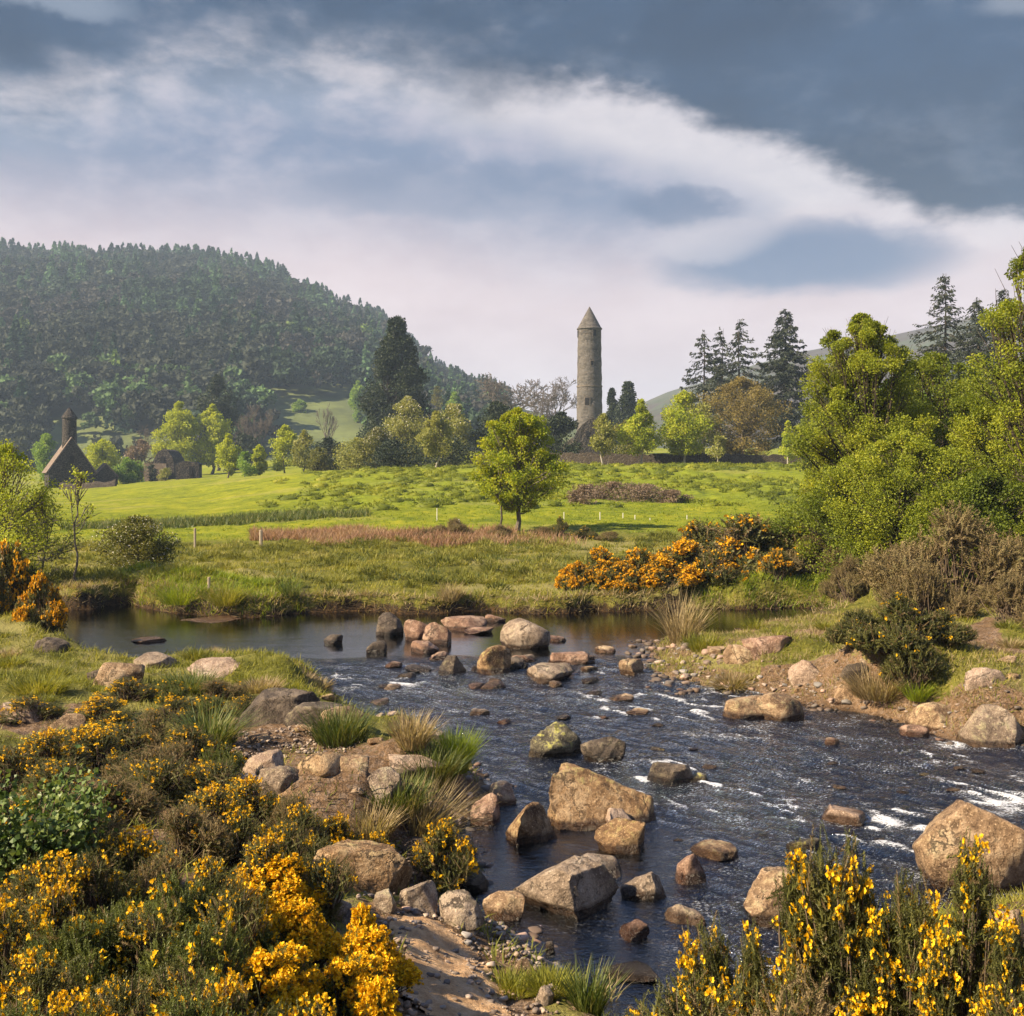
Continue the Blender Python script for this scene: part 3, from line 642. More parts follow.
def bare_tree(name, label, px, top, D, w_px, seed=0, mat='bare', levels=5, base=None, group=None, cat='tree', twigr=.035, split=3, spread=.62):
    rng = np.random.default_rng(seed*17+3); x = px2x(px, D); zb = hz(px, D) if base is None else base
    Ht = CAMZ+(HORIZON-top)*D/F-zb; Wd = w_px*D/F/2
    root = empty(name, (x, D, zb-.05), 0, label, cat, group); tk = MB(); cm = MB()
    sx = Wd/(Ht*.42)
    def br(p, d, L, r, lv):
        n = 5; P = [p]
        for k in range(n-1):
            d = d+rng.normal(0, .12, 3)+[0, 0, .04]; d /= np.linalg.norm(d); P.append(P[-1]+d*L/(n-1))
        (tk if lv < 3 else cm).add(*tube_geo(np.array(P), np.linspace(r, max(r*.62, twigr*.5), n), 6 if lv < 2 else 3), True)
        if lv >= levels: return
        k = split if lv > 0 else split+2
        for j in range(k):
            t = P[-1] if j < 2 else P[rng.integers(2, n)]
            dd = d+rng.normal(0, spread, 3)*[sx, sx, .55]+[0, 0, .12]; dd /= np.linalg.norm(dd)
            br(t, dd, L*rng.uniform(.55, .85), max(r*.58, twigr*.5), lv+1)
    br(np.zeros(3), np.array([.03, 0, 1.]), Ht*.28, Ht*.02+.04, 0)
    # fit the measured height
    allz = np.concatenate(tk.v+cm.v); k = Ht/allz[:, 2].max(); kx = Wd/np.percentile(np.abs(allz[:, 0]), 97)
    for b in (tk, cm): b.v = [v*[kx, kx, k] for v in b.v]
    tk.build('trunk', M[mat], root); cm.build('crown', M[mat], root); return root
def spruce(name, label, px, top, D, w_px, seed=0, base=None, dens=1.0, group=None, low=.12, ragged=.35, leaf='needle', bark='bark'):
    rng = np.random.default_rng(seed*13+1); x = px2x(px, D); zb = hz(px, D) if base is None else base
    Ht = CAMZ+(HORIZON-top)*D/F-zb; Wd = w_px*D/F/2
    root = empty(name, (x, D, zb-.05), 0, label, 'tree', group); tk = MB(); cm = MB()
    P = np.stack([np.linspace(0, .02*Ht, 10)*rng.normal(), np.zeros(10), np.linspace(0, Ht, 10)], 1); tk.add(*tube_geo(P, np.linspace(.016*Ht, .02, 10), 7), True)
    nw = int(36*dens); S = max(.32, 3.0*D/F)
    for k in range(nw):
        t = low+(1-low)*(k+.3*rng.random())/nw
        for j in range(rng.integers(4, 7)):
            L = Wd*1.22*(min(1.0, (1-t)*2.7+.10))*rng.uniform(1-ragged*1.4, 1.12); a = rng.random()*6.283
            if rng.random() < ragged*.35: continue
            s = np.array([0, 0, t*Ht]); u = np.array([math.cos(a), math.sin(a), 0])
            e = s+u*L+[0, 0, -.22*L]; B = bez(s, e, (0, 0, -.10*L), rng, 6); B[-1, 2] += .1*L
            tk.add(*tube_geo(B, np.linspace(.05, .015, 6)*Ht/20, 3), True)
            n = max(8, int(46*L/Wd*dens)); tt = rng.random(n)**.7; idx = tt*5; i0 = np.clip(idx.astype(int), 0, 4); f = (idx-i0)[:, None]
            p = B[i0]*(1-f)+B[i0+1]*f+rng.normal(0, .035*Wd, (n, 3))
            side = np.cross(u, [0, 0, 1])*rng.choice([-1, 1], n)[:, None]
            d = u*.5+side*rng.uniform(.2, .9, (n, 1))+np.array([0, 0, -1])*rng.uniform(.1, .9, (n, 1))
            cm.add(*inst(LEAF_V, LEAF_T, frames(d, rng, S*rng.uniform(.7, 1.5, n), S*.55), p))
    n = 40; p = np.stack([rng.normal(0, .04*Wd, n), rng.normal(0, .04*Wd, n), Ht*(.9+.1*rng.random(n))], 1)
    cm.add(*inst(LEAF_V, LEAF_T, frames(rng.normal(size=(n, 3))+[0, 0, .8], rng, S*.8, S*.4), p))
    tk.build('trunk', M[bark], root); cm.build('crown', M[leaf], root); return root

# ---------------------------------------------------------------- stones
def rock_mat(name, cols, wetline=.10, lichen=(.35, .32, .16), lich=.25):
    m, T, o = new_mat(name)
    g = T.add('ShaderNodeNewGeometry'); pos = T.add('ShaderNodeTexCoord').outputs['Object']
    oi = T.add('ShaderNodeObjectInfo').outputs['Random']
    off = T.add('ShaderNodeVectorMath', operation='ADD', ins={0: pos}); T.put(off.inputs[1], T.add('ShaderNodeCombineXYZ', ins={0: T.m('MULTIPLY', oi, 50), 1: T.m('MULTIPLY', oi, 23), 2: 0.0}).outputs[0])
    n1 = T.noise(off.outputs[0], 2.2, 6, .65, .4); n2 = T.noise(off.outputs[0], 11, 6, .7, .2); n3 = T.noise(off.outputs[0], 60, 4, .7)
    c = T.ramp(T.step(T.m('ADD', T.m('MULTIPLY', n1, .6), T.m('MULTIPLY', n2, .4)), .38, .62), [(i/(len(cols)-1), cc) for i, cc in enumerate(cols)])
    c = T.mix(T.step(n3, .56, .72), c, tuple(min(1, v*1.7) for v in cols[-1]))
    c = T.mix(T.step(n3, .44, .30), c, tuple(v*.5 for v in cols[0]))
    nz = T.add('ShaderNodeSeparateXYZ', ins={0: g.outputs['Normal']}).outputs[2]
    lf = T.m('MULTIPLY', T.m('MULTIPLY', T.step(n2, .50, .62), T.step(T.noise(off.outputs[0], 1.3, 3), .42, .62)), lich*2)
    lf = T.m('MULTIPLY', lf, T.step(nz, -.1, .5))
    c = T.mix(lf, c, lichen)
    crack = T.add('ShaderNodeTexVoronoi', feature='DISTANCE_TO_EDGE', ins={'Vector': T.add('ShaderNodeVectorMath', operation='ADD', ins={0: off.outputs[0], 1: T.add('ShaderNodeCombineXYZ', ins={0: T.m('MULTIPLY', n1, .9), 1: T.m('MULTIPLY', n2, .5), 2: T.m('MULTIPLY', n1, .5)}).outputs[0]}).outputs[0], 'Scale': 1.9}).outputs['Distance']
    ck = T.m('MULTIPLY', T.step(crack, .035, .0), T.m('MULTIPLY', T.step(n1, .45, .62), .7))
    c = T.mix(ck, c, tuple(v*.35 for v in cols[0]))
    pz = T.add('ShaderNodeSeparateXYZ', ins={0: g.outputs['Position']}).outputs[2]
    wet = T.step(T.m('ADD', pz, T.m('MULTIPLY', T.m('SUBTRACT', n1, .5), .12)), wetline, wetline-.05)
    wc = T.add('ShaderNodeVectorMath', operation='MULTIPLY', ins={0: c, 1: (.24, .19, .15)}).outputs[0]
    c = T.mix(wet, c, wc)
    b = T.add('ShaderNodeBsdfPrincipled', ins={'Base Color': c, 'Roughness': T.m('SUBTRACT', .85, T.m('MULTIPLY', wet, .6)), 'Specular IOR Level': .35})
    hgt = T.m('ADD', T.m('ADD', T.m('MULTIPLY', n2, .5), T.m('MULTIPLY', n3, .16)), T.m('MULTIPLY', ck, -.5))
    bp = T.add('ShaderNodeBump', ins={'Strength': 1.0, 'Distance': .11, 'Height': hgt})
    T.l.new(bp.outputs[0], b.inputs['Normal']); T.l.new(b.outputs[0], o.inputs[0]); return m
RM = {'tan': rock_mat('tan granite', [(.09, .052, .028), (.25, .162, .092), (.42, .31, .20)]),
      'grey': rock_mat('grey granite', [(.11, .078, .055), (.235, .175, .125), (.37, .295, .225)]),
      'dark': rock_mat('dark schist', [(.035, .026, .02), (.085, .064, .048), (.16, .125, .095)], lich=.12),
      'red': rock_mat('reddish granite', [(.11, .058, .038), (.235, .14, .095), (.36, .245, .18)], lich=.1),
      'ochre': rock_mat('ochre boulder', [(.075, .038, .016), (.225, .135, .064), (.39, .275, .16)], lichen=(.30, .26, .09), lich=.35),
      'mossy': rock_mat('lichened rock', [(.05, .042, .03), (.15, .13, .085), (.27, .24, .15)], lichen=(.36, .34, .10), lich=.75),
      'pale': rock_mat('pale sandstone', [(.20, .135, .095), (.34, .245, .18), (.46, .36, .28)], lich=.1)}
def rock_geo(seed, size, sub=4, facets=9, lump=.2, flat=0.0, round_=.0):
    rng = np.random.default_rng(seed+900); V, T = ico(sub); V = V.copy(); V = np.sign(V)*np.abs(V)**(.72+.2*round_); V *= 1/np.abs(V).max()
    V += V*(lump*fbm(V[:, 0]*1.1+seed*3.1, V[:, 1]*1.1, V[:, 2]*1.1, 3, seed))[:, None]
    for k in range(facets+9):
        n = rng.normal(size=3)*[1, 1, .7]; n /= np.linalg.norm(n); d = rng.uniform(.52, .84)+round_*.16
        s = V@n-d; V -= np.where(s > 0, s*(1-.15*round_), 0)[:, None]*n
    if flat: V[:, 2] = np.where(V[:, 2] > 1-flat, (1-flat)+(V[:, 2]-1+flat)*.15, V[:, 2])
    s = np.array(size); q = V/np.abs(V).max(0)
    L = float(np.mean(s))
    nrm = V/np.linalg.norm(V, axis=1, keepdims=True)
    q = q*s
    k = 2.6/max(L, .05)
    q += nrm*(.055*L*fbm(q[:, 0]*k, q[:, 1]*k, q[:, 2]*k, 4, seed+3)*(1-.5*round_))[:, None]
    q += nrm*(.042*L*(1-2*np.abs(fbm(q[:, 0]*k*2.3, q[:, 1]*k*2.3, q[:, 2]*k*2.3, 4, seed+9))))[:, None]*(1-.6*round_)
    return q, T
def boulder(x0, x1, top, base, tone, label, seed=None, yaw=0, facets=9, flat=0.0, dep=.8, round_=0.0, sink=.9, tilt=0.0, group=None, name='boulder', cat='boulder', sub=None, water=None, dz=0.0, extra=None):
    seed = seed if seed is not None else int(x0*7+top)
    pc = (x0+x1)/2
    if water is True:
        D = CAMZ*F/(base-HORIZON); g = np.array([px2x(pc, D), D, 0.0])
    else: g = ground_hit(pc, base)
    D = g[1]; w = (x1-x0)*D/F/2; d = w*dep
    ang = (CAMZ-g[2])/D
    hv = (base-top)*D/F*1.0
    h = max(hv-1.1*d*ang*.9, .35*hv)*.93          # height above the ground, the far top edge accounted for
    D2 = D+d*.75; x = px2x(pc, D2); w *= D2/D
    hh = h*(1+sink)/2
    V, T = rock_geo(seed, (w*1.02, d, hh), sub or (5 if (x1-x0) > 70 else 4 if (x1-x0) > 22 else 3), facets, flat=flat, round_=round_)
    c, s = math.cos(R(yaw)), math.sin(R(yaw))
    if tilt:
        ct, st = math.cos(R(tilt)), math.sin(R(tilt)); V = np.stack([V[:, 0]*ct+V[:, 2]*st, V[:, 1], -V[:, 0]*st+V[:, 2]*ct], 1)
    if yaw:
        V = np.stack([V[:, 0]*c-V[:, 1]*s, V[:, 0]*s+V[:, 1]*c, V[:, 2]], 1); V[:, 0] *= w/np.abs(V[:, 0]).max()
    V[:, 2] *= 1
    zt = V[:, 2].max(); mb = MB(); mb.add(V, T, True)
    o = mb.build(name, RM[tone], None, (x, D2, g[2]+h-zt+dz)); tag(o, label, cat, group); return o

# ---------------------------------------------------------------- gorse
M['spine'] = leaf_mat('gorse spine', [(.026, .028, .009), (.062, .068, .018), (.115, .115, .03), (.19, .17, .06)], .2, .5, clump=.5, cscale=3)
M['spine_bright'] = leaf_mat('young gorse spine', [(.035, .046, .012), (.085, .105, .022), (.145, .165, .034), (.22, .22, .06)], .25, .5, clump=.5, cscale=3)
M['spine_dry'] = leaf_mat('dry gorse spine', [(.085, .06, .028), (.155, .11, .05), (.225, .17, .085), (.19, .165, .055)], .2, .7, clump=.5, cscale=2)
M['thicket'] = leaf_mat('leafless thicket twig', [(.075, .06, .028), (.14, .11, .045), (.205, .16, .075), (.15, .155, .05)], .2, .7, clump=.5, cscale=2)
M['petal'] = leaf_mat('gorse flower', [(.56, .29, .004), (.78, .46, .006), (.88, .60, .02)], .3, .6, clump=.25, cscale=4, tcol=1.05)
M['petal_orange'] = leaf_mat('ageing gorse flower', [(.44, .19, .005), (.62, .32, .006), (.74, .43, .01)], .25, .6, clump=.3, cscale=3, tcol=1.05)
M['stem'] = plain_mat('woody stem', [(.04, .028, .018), (.10, .07, .045), (.17, .125, .085)], 12, .9, .4)
M['bramble'] = leaf_mat('bramble leaf', [(.03, .06, .015), (.07, .12, .025), (.14, .19, .05), (.2, .24, .08)], .3, .5, clump=.3, cscale=4, spec=.35)
def shoot_tpl(rng, n=52, sl=.12, sw=.016):
    """one gorse shoot of unit length: a stem ringed with spines"""
    V = []; T = []
    t = np.linspace(.02, 1, n)
    for k in range(n):
        a = k*2.4+rng.normal(0, .2); u = np.array([math.cos(a), 0, math.sin(a)]); l = sl*(1.15-.75*t[k])*rng.uniform(.7, 1.3)
        b = np.array([0, t[k], 0]); d = u*.8+np.array([0, .75, 0]); s = np.cross(u, [0, 1, 0])
        i = len(V); V += [b+s*sw, b-s*sw, b+d*l]; T.append((i, i+1, i+2))
    return np.array(V), np.array(T)
def flower_tpl():
    V = []; T = []
    for (a, tilt, sz) in ((0, 1.0, 1.0), (2.3, .35, .75), (-2.3, .35, .75), (3.14, .1, .7)):
        ca, sa = math.cos(a), math.sin(a); q = LEAF_V*[1.05, 1, 1]*sz
        y = q[:, 1]*math.cos(tilt)-q[:, 2]*math.sin(tilt); z = q[:, 1]*math.sin(tilt)+q[:, 2]*math.cos(tilt)
        W = np.stack([q[:, 0]*ca-y*sa, q[:, 0]*sa+y*ca, z], 1)
        for t in LEAF_T: T.append(t+len(V)*1)
        V += list(W)
    return np.array(V), np.array(T)
FLV, FLT = flower_tpl(); FLV = FLV[:, [0, 2, 1]]
def gorse_proto(seed, Rd=.45, Hh=.8, ns=420, sl=.22, spines=52, spl=.12, spw=.016, bloom=.4, fsize=.03, nf=9, leaf='spine', petal='petal', upright=.5, dry=.0, hollow=.55, lumps=8, erect=.12):
    rng = np.random.default_rng(seed+400)
    root = empty('gorse_bush', (0, 0, 0)); st = MB(); fo = MB(); fl = MB(); dr = MB()
    # a crown made of several heads, each a cluster of shoots
    hd = rng.normal(size=(lumps, 3)); hd[:, 2] = np.abs(hd[:, 2])*.8; hd /= np.linalg.norm(hd, axis=1, keepdims=True); hd[0] = (0, 0, 1)
    hc = hd*rng.uniform(.45, .72, (lumps, 1))*[Rd, Rd, Hh]; hc[:, 2] = np.maximum(hc[:, 2], .18*Hh); hr = np.stack([rng.uniform(.38, .58, lumps)*Rd, rng.uniform(.30, .42, lumps)*Hh], 1)
    kh = rng.integers(lumps, size=ns)
    q = rng.normal(size=(ns, 3))+hd[kh]*.9; q[:, 2] = np.where(q[:, 2] < -.2, -q[:, 2], q[:, 2]); q /= np.linalg.norm(q, axis=1, keepdims=True)
    rad = hollow+(1-hollow)*rng.random(ns)**.4
    tip = hc[kh]+q*rad[:, None]*np.stack([hr[kh, 0], hr[kh, 0], hr[kh, 1]], 1); tip[:, 2] = np.maximum(tip[:, 2], .08*Hh)
    d = q*[1, 1, .8]+[0, 0, upright*.7]+rng.normal(0, .38, (ns, 3)); d[:, 2] = np.maximum(d[:, 2], erect); d /= np.linalg.norm(d, axis=1, keepdims=True)
    L = sl*rng.uniform(.7, 1.4, ns); b = tip-d*L[:, None]
    b[:, 2] = np.maximum(b[:, 2], .02)
    tpl = [shoot_tpl(rng, spines, spl, spw) for _ in range(4)]
    kd = rng.random(ns) < dry+.12*(rad < .8)
    for k in range(4):
        for flag, tgt in ((False, fo), (True, dr)):
            i = np.nonzero((np.arange(ns) % 4 == k) & (kd == flag))[0]
            if len(i): tgt.add(*inst(*tpl[k], frames(d[i], rng, L[i]), b[i]))
    for i in range(0, ns, 5):
        s = np.array([rng.normal(0, .1*Rd), rng.normal(0, .1*Rd), 0])
        st.add(*tube_geo(bez(s, b[i]+d[i]*L[i]*.6, (0, 0, -.1*Hh), rng, 5), np.linspace(.012, .003, 5)*max(1, Hh), 4), True)
    # bloom towards the tips, in patches
    patch = fbm(tip[:, 0]*2.4/Rd+seed*7, tip[:, 1]*2.4/Rd, tip[:, 2]*2.4/Hh, 2, seed+5)
    fi = np.nonzero((rng.random(ns) < np.clip(bloom*(1.3+3.2*patch*(bloom < .9)), 0, 1)) & ~kd & (rad > .66))[0]
    for i in fi:
        m = rng.integers(max(2, nf//2), nf+1); t = 1.04-.5*rng.random(m)**1.2
        a = rng.random(m)*6.283; ref = np.cross(d[i], rng.normal(size=3)); ref /= np.linalg.norm(ref); o2 = np.cross(d[i], ref)
        u = ref*np.cos(a)[:, None]+o2*np.sin(a)[:, None]
        p = b[i]+d[i]*L[i]*t[:, None]+u*(fsize*.45)
        fl.add(*inst(FLV, FLT, frames(u+d[i]*.5+rng.normal(0, .25, (m, 3)), rng, fsize*rng.uniform(.75, 1.2, m)), p))
    st.build('stems', M['stem'], root); fo.build('foliage', M[leaf], root)
    if dr.n: dr.build('dead_shoots', M['spine_dry'], root)
    if fl.n: fl.build('blossom', M[petal], root)
    return root
PROTO = {}
PDEF = {   # close by: single spines and flowers
    'heavy': lambda s: gorse_proto(s, .36, .62, 560, .17, 46, .13, .018, .85, .026, 16, 'spine_bright', 'petal', .5),
    'medium': lambda s: gorse_proto(s, .45, .75, 700, .19, 50, .12, .016, .20, .024, 10, 'spine', 'petal', .5, .1),
    'sparse': lambda s: gorse_proto(s, .48, .75, 760, .19, 50, .12, .016, .085, .023, 9, 'spine', 'petal', .5, .12),
    'green': lambda s: gorse_proto(s, .42, .62, 700, .18, 54, .13, .017, .05, .03, 5, 'spine_bright', 'petal', .7, .04),
    'withered': lambda s: gorse_proto(s, .48, .7, 640, .2, 46, .12, .015, .07, .03, 5, 'spine', 'petal_orange', .5, .6),
    'spray': lambda s: gorse_proto(s, .34, 1.1, 950, .20, 56, .13, .016, .13, .022, 12, 'spine', 'petal', .45, .06, .35, 13, .3),
    # further off: coarser shoots
    'far_heavy': lambda s: gorse_proto(s, .95, 1.15, 700, .34, 26, .2, .04, .36, .05, 13, 'spine', 'petal_orange', .5, .08),
    'far_sparse': lambda s: gorse_proto(s, .95, 1.15, 800, .34, 26, .2, .04, .15, .05, 9, 'spine', 'petal_orange', .5, .15),
    'far_green': lambda s: gorse_proto(s, .95, 1.15, 900, .26, 34, .2, .035, .02, .05, 4, 'spine', 'petal', .5, .1),
    'far_dry': lambda s: gorse_proto(s, .95, 1.15, 1500, .26, 32, .2, .024, .0, .05, 4, 'thicket', 'petal_orange', .55, .3, .3)}
BASE = {'heavy': (.36, .62), 'medium': (.45, .75), 'sparse': (.48, .75), 'green': (.42, .62), 'withered': (.48, .7), 'spray': (.34, .97)}
def solve_D(px, top, h):
    D = np.linspace(3.2, 22, 800); x = (px-512)*D/F; z = H(x, D)+h; i = np.nonzero(CAMZ+(HORIZON-top)*D/F <= z)[0]
    return float(D[i[0]]) if len(i) else None
def gorse(kind, px, top, D, w_px, label, rz=0, v=0, group=None, zb=None, name=None, cat='gorse bush'):
    key = (kind, v)
    if key not in PROTO: o = PROTO[key] = PDEF[kind](v*7+len(kind)+3)
    else: o = copy_tree(PROTO[key])
    for k in ('label', 'group', 'category'):
        if k in o: del o[k]
    rb, hb = BASE.get(kind, (.95, 1.15)); z = hz(px, D) if zb is None else zb
    r = w_px*D/F/2; ztop = CAMZ+(HORIZON-top)*D/F; h = max(ztop-z, .18)
    sx = r/(rb*.98); szz = h/(hb*.98)
    if kind in BASE and kind != 'spray': sx = max(sx, szz*.8); szz = min(szz, sx*1.25)
    elif kind == 'spray': sx = max(sx, szz*.62)
    else: szz = min(szz, sx*1.7)
    o.location = (px2x(px, D), D, z-.03); o.rotation_euler = (0, 0, rz); o.scale = (sx, sx, szz)
    if name: o.name = name
    tag(o, label, cat, group); return o

# ---------------------------------------------------------------- grass
M['grass'] = leaf_mat('grass blade', [(.07, .085, .012), (.16, .17, .02), (.26, .25, .03), (.36, .30, .11)], .4, .6, clump=.45, cscale=.6)
M['lushgrass'] = leaf_mat('lush grass blade', [(.07, .12, .010), (.14, .20, .012), (.21, .26, .016), (.30, .32, .03)], .42, .55, clump=.4, cscale=.8)
M['strawgrass'] = leaf_mat('dead grass blade', [(.13, .095, .05), (.25, .19, .10), (.38, .30, .17), (.20, .20, .06)], .35, .7, clump=.4, cscale=1)
M['rush'] = leaf_mat('brown rush', [(.16, .085, .055), (.25, .145, .09), (.34, .215, .14), (.18, .17, .06)], .35, .7, clump=.45, cscale=.35)
M['rushgreen'] = leaf_mat('green rush', [(.025, .045, .010), (.06, .09, .018), (.12, .14, .03), (.25, .21, .08)], .3, .5, clump=.4, cscale=3)
BL_V = np.array([(-.5, 0, 0), (.5, 0, 0), (-.36, .5, .05), (.36, .5, .05), (0, 1, .26)]); BL_T = np.array([(0, 1, 3), (0, 3, 2), (2, 3, 4)])
def blades(mb, p, d, L, w, rng):
    """p base points, d lean directions; Z of the template bends the blade"""
    N = len(p); d = d/np.linalg.norm(d, axis=1, keepdims=True)
    out = d*[1, 1, 0]+rng.normal(0, .2, (N, 3))*[1, 1, 0]; out /= np.linalg.norm(out, axis=1, keepdims=True)+1e-9
    bend = out-d*np.sum(out*d, 1, keepdims=True)+[0, 0, -.25]; bend /= np.linalg.norm(bend, axis=1, keepdims=True)+1e-9
    side = np.cross(d, bend); side /= np.linalg.norm(side, axis=1, keepdims=True)+1e-9
    L = np.broadcast_to(L, (N,))[:, None]; w = np.broadcast_to(w, (N,))[:, None]
    Mx = np.stack([side*w, d*L, bend*L], -1); mb.add(*inst(BL_V, BL_T, Mx, p))
def tuft(mat, label, px, row, w_px, h_px, n=260, seed=0, lean=.45, name='grass_tussock', cat='grass tussock', group=None, D=None, wid=.012, at=None, droop=0.0, dirx=0.0):
    rng = np.random.default_rng(seed+77)
    g = ground_hit(px, row) if D is None else np.array([px2x(px, D), D, hz(px, D)])
    D = g[1]; r = w_px*D/F/2; h = h_px*D/F; mb = MB()
    a = rng.random(n)*6.283; q = np.sqrt(rng.random(n)); b = np.stack([np.cos(a)*q*r*.55, np.sin(a)*q*r*.55, np.zeros(n)-.03], 1)
    d = np.stack([np.cos(a)*q*lean+dirx, np.sin(a)*q*lean, np.ones(n)-droop*q], 1)+rng.normal(0, .16, (n, 3))
    blades(mb, b, d, h*rng.uniform(.55, 1.08, n), wid, rng)
    o = mb.build(name, M[mat], None, tuple(g)); tag(o, label, cat, group); return o
def scatter_grass(name, mat, px0, px1, D0, D1, n, L, w, seed, mask, label, lean=.5, clump=None):
    rng = np.random.default_rng(seed); D = np.sqrt(rng.uniform(D0**2, D1**2, n)); px = rng.uniform(px0, px1, n)
    x = px2x(px, D)
    if clump:       # gathered in tufts
        k = n//clump; D = np.repeat(D[:k], clump); x = np.repeat(x[:k], clump); s = .10 if clump < 30 else .16
        D = D+rng.normal(0, s, len(D)); x = x+rng.normal(0, s, len(x))
    sd = shore_sd(x, D); px = 512+F*x/D
    keep = mask(x, D, px, sd, rng); x, D, sd = x[keep], D[keep], sd[keep]
    z = H(x, D, sd); N = len(x)
    d = np.stack([rng.normal(0, lean, N), rng.normal(0, lean, N), np.ones(N)], 1)
    mb = MB(); blades(mb, np.stack([x, D, z-.02], 1), d, L*rng.uniform(.5, 1.25, N), w, rng)
    o = mb.build(name, M[mat]); tag(o, label, kind='stuff'); return o

# ---------------------------------------------------------------- stone buildings
def masonry(name, cols, scale=(1, 1, 1), sz=2.2, mortar=(.10, .085, .07), bump=.6):
    m, T, o = new_mat(name)
    pos = T.add('ShaderNodeTexCoord').outputs['Object']
    mp = T.add('ShaderNodeMapping', ins={0: pos}); mp.inputs['Scale'].default_value = scale
    v = T.add('ShaderNodeTexVoronoi', ins={'Vector': mp.outputs[0], 'Scale': sz}); e = T.add('ShaderNodeTexVoronoi', feature='DISTANCE_TO_EDGE', ins={'Vector': mp.outputs[0], 'Scale': sz})
    r = T.add('ShaderNodeSeparateColor', ins={0: v.outputs['Color']}).outputs[0]
    n = T.noise(pos, .35, 5, .65)
    c = T.ramp(T.m('ADD', T.m('MULTIPLY', r, .55), T.m('MULTIPLY', T.step(n, .3, .7), .45)), [(i/(len(cols)-1), cc) for i, cc in enumerate(cols)])
    c = T.mix(T.step(e.outputs['Distance'], .07, .02), c, mortar)
    b = T.add('ShaderNodeBsdfPrincipled', ins={'Base Color': c, 'Roughness': .9, 'Specular IOR Level': .2})
    bp = T.add('ShaderNodeBump', ins={'Strength': bump, 'Distance': .08, 'Height': T.m('ADD', T.step(e.outputs['Distance'], 0, .12), T.m('MULTIPLY', r, .6))})
    T.l.new(bp.outputs[0], b.inputs['Normal']); T.l.new(b.outputs[0], o.inputs[0]); return m
M['tower'] = masonry('mica schist rubble', [(.038, .035, .034), (.076, .070, .066), (.128, .119, .112), (.082, .070, .06)], (1, 1, 1.7), 1.7)
M['churchstone'] = masonry('dark rubble', [(.009, .008, .008), (.018, .015, .0145), (.033, .028, .026)], (1, 1, 1.7), 2.0)
M['roofstone'] = masonry('stone roof', [(.11, .08, .065), (.18, .135, .11), (.24, .185, .15)], (1, 1, 2.4), 1.8)
M['fieldwall'] = masonry('dark field wall', [(.03, .024, .02), (.055, .043, .034), (.09, .07, .05)], (1, 1, 1.5), 2.6)
M['ruinstone'] = masonry('ruin rubble', [(.07, .06, .052), (.14, .12, .10), (.21, .18, .15)], (1, 1, 1.6), 1.6)
M['hole'] = plain_mat('dark opening', [(.006, .005, .005), (.012, .01, .01)], 3, .9, .1)
M['post'] = plain_mat('weathered post', [(.26, .21, .15), (.40, .34, .26)], 9, .85, .4, stretch=(1, 1, .2))
M['whitepost'] = plain_mat('white plastic post', [(.62, .60, .55), (.75, .73, .68)], 9, .5, .1)
def lathe(prof, n=40):
    P = np.array(prof, float); a = np.arange(n)*2*math.pi/n; m = len(P)
    V = np.stack([P[:, None, 0]*np.cos(a), P[:, None, 0]*np.sin(a), np.repeat(P[:, None, 1], n, 1)], -1).reshape(-1, 3)
    T = []
    for i in range(m-1):
        for j in range(n):
            k = (j+1) % n; A, B, C, E = i*n+j, i*n+k, (i+1)*n+k, (i+1)*n+j; T += [(A, B, C), (A, C, E)]
    return V, np.array(T)
def prism(mb, pts, y0, y1):
    n = len(pts); V = [(x, y0, z) for x, z in pts]+[(x, y1, z) for x, z in pts]; T = []
    for i in range(1, n-1): T += [(0, i, i+1), (n, n+i+1, n+i)]
    for i in range(n):
        j = (i+1) % n; T += [(i, i+n, j+n), (i, j+n, j)]
    mb.add(V, T)
def rough_edges(mb, amp, k, seed):
    for i, v in enumerate(mb.v):
        mb.v[i] = v+amp*np.stack([fbm(v[:, 0]*k, v[:, 1]*k, v[:, 2]*k, 3, seed+j) for j in range(3)], 1)

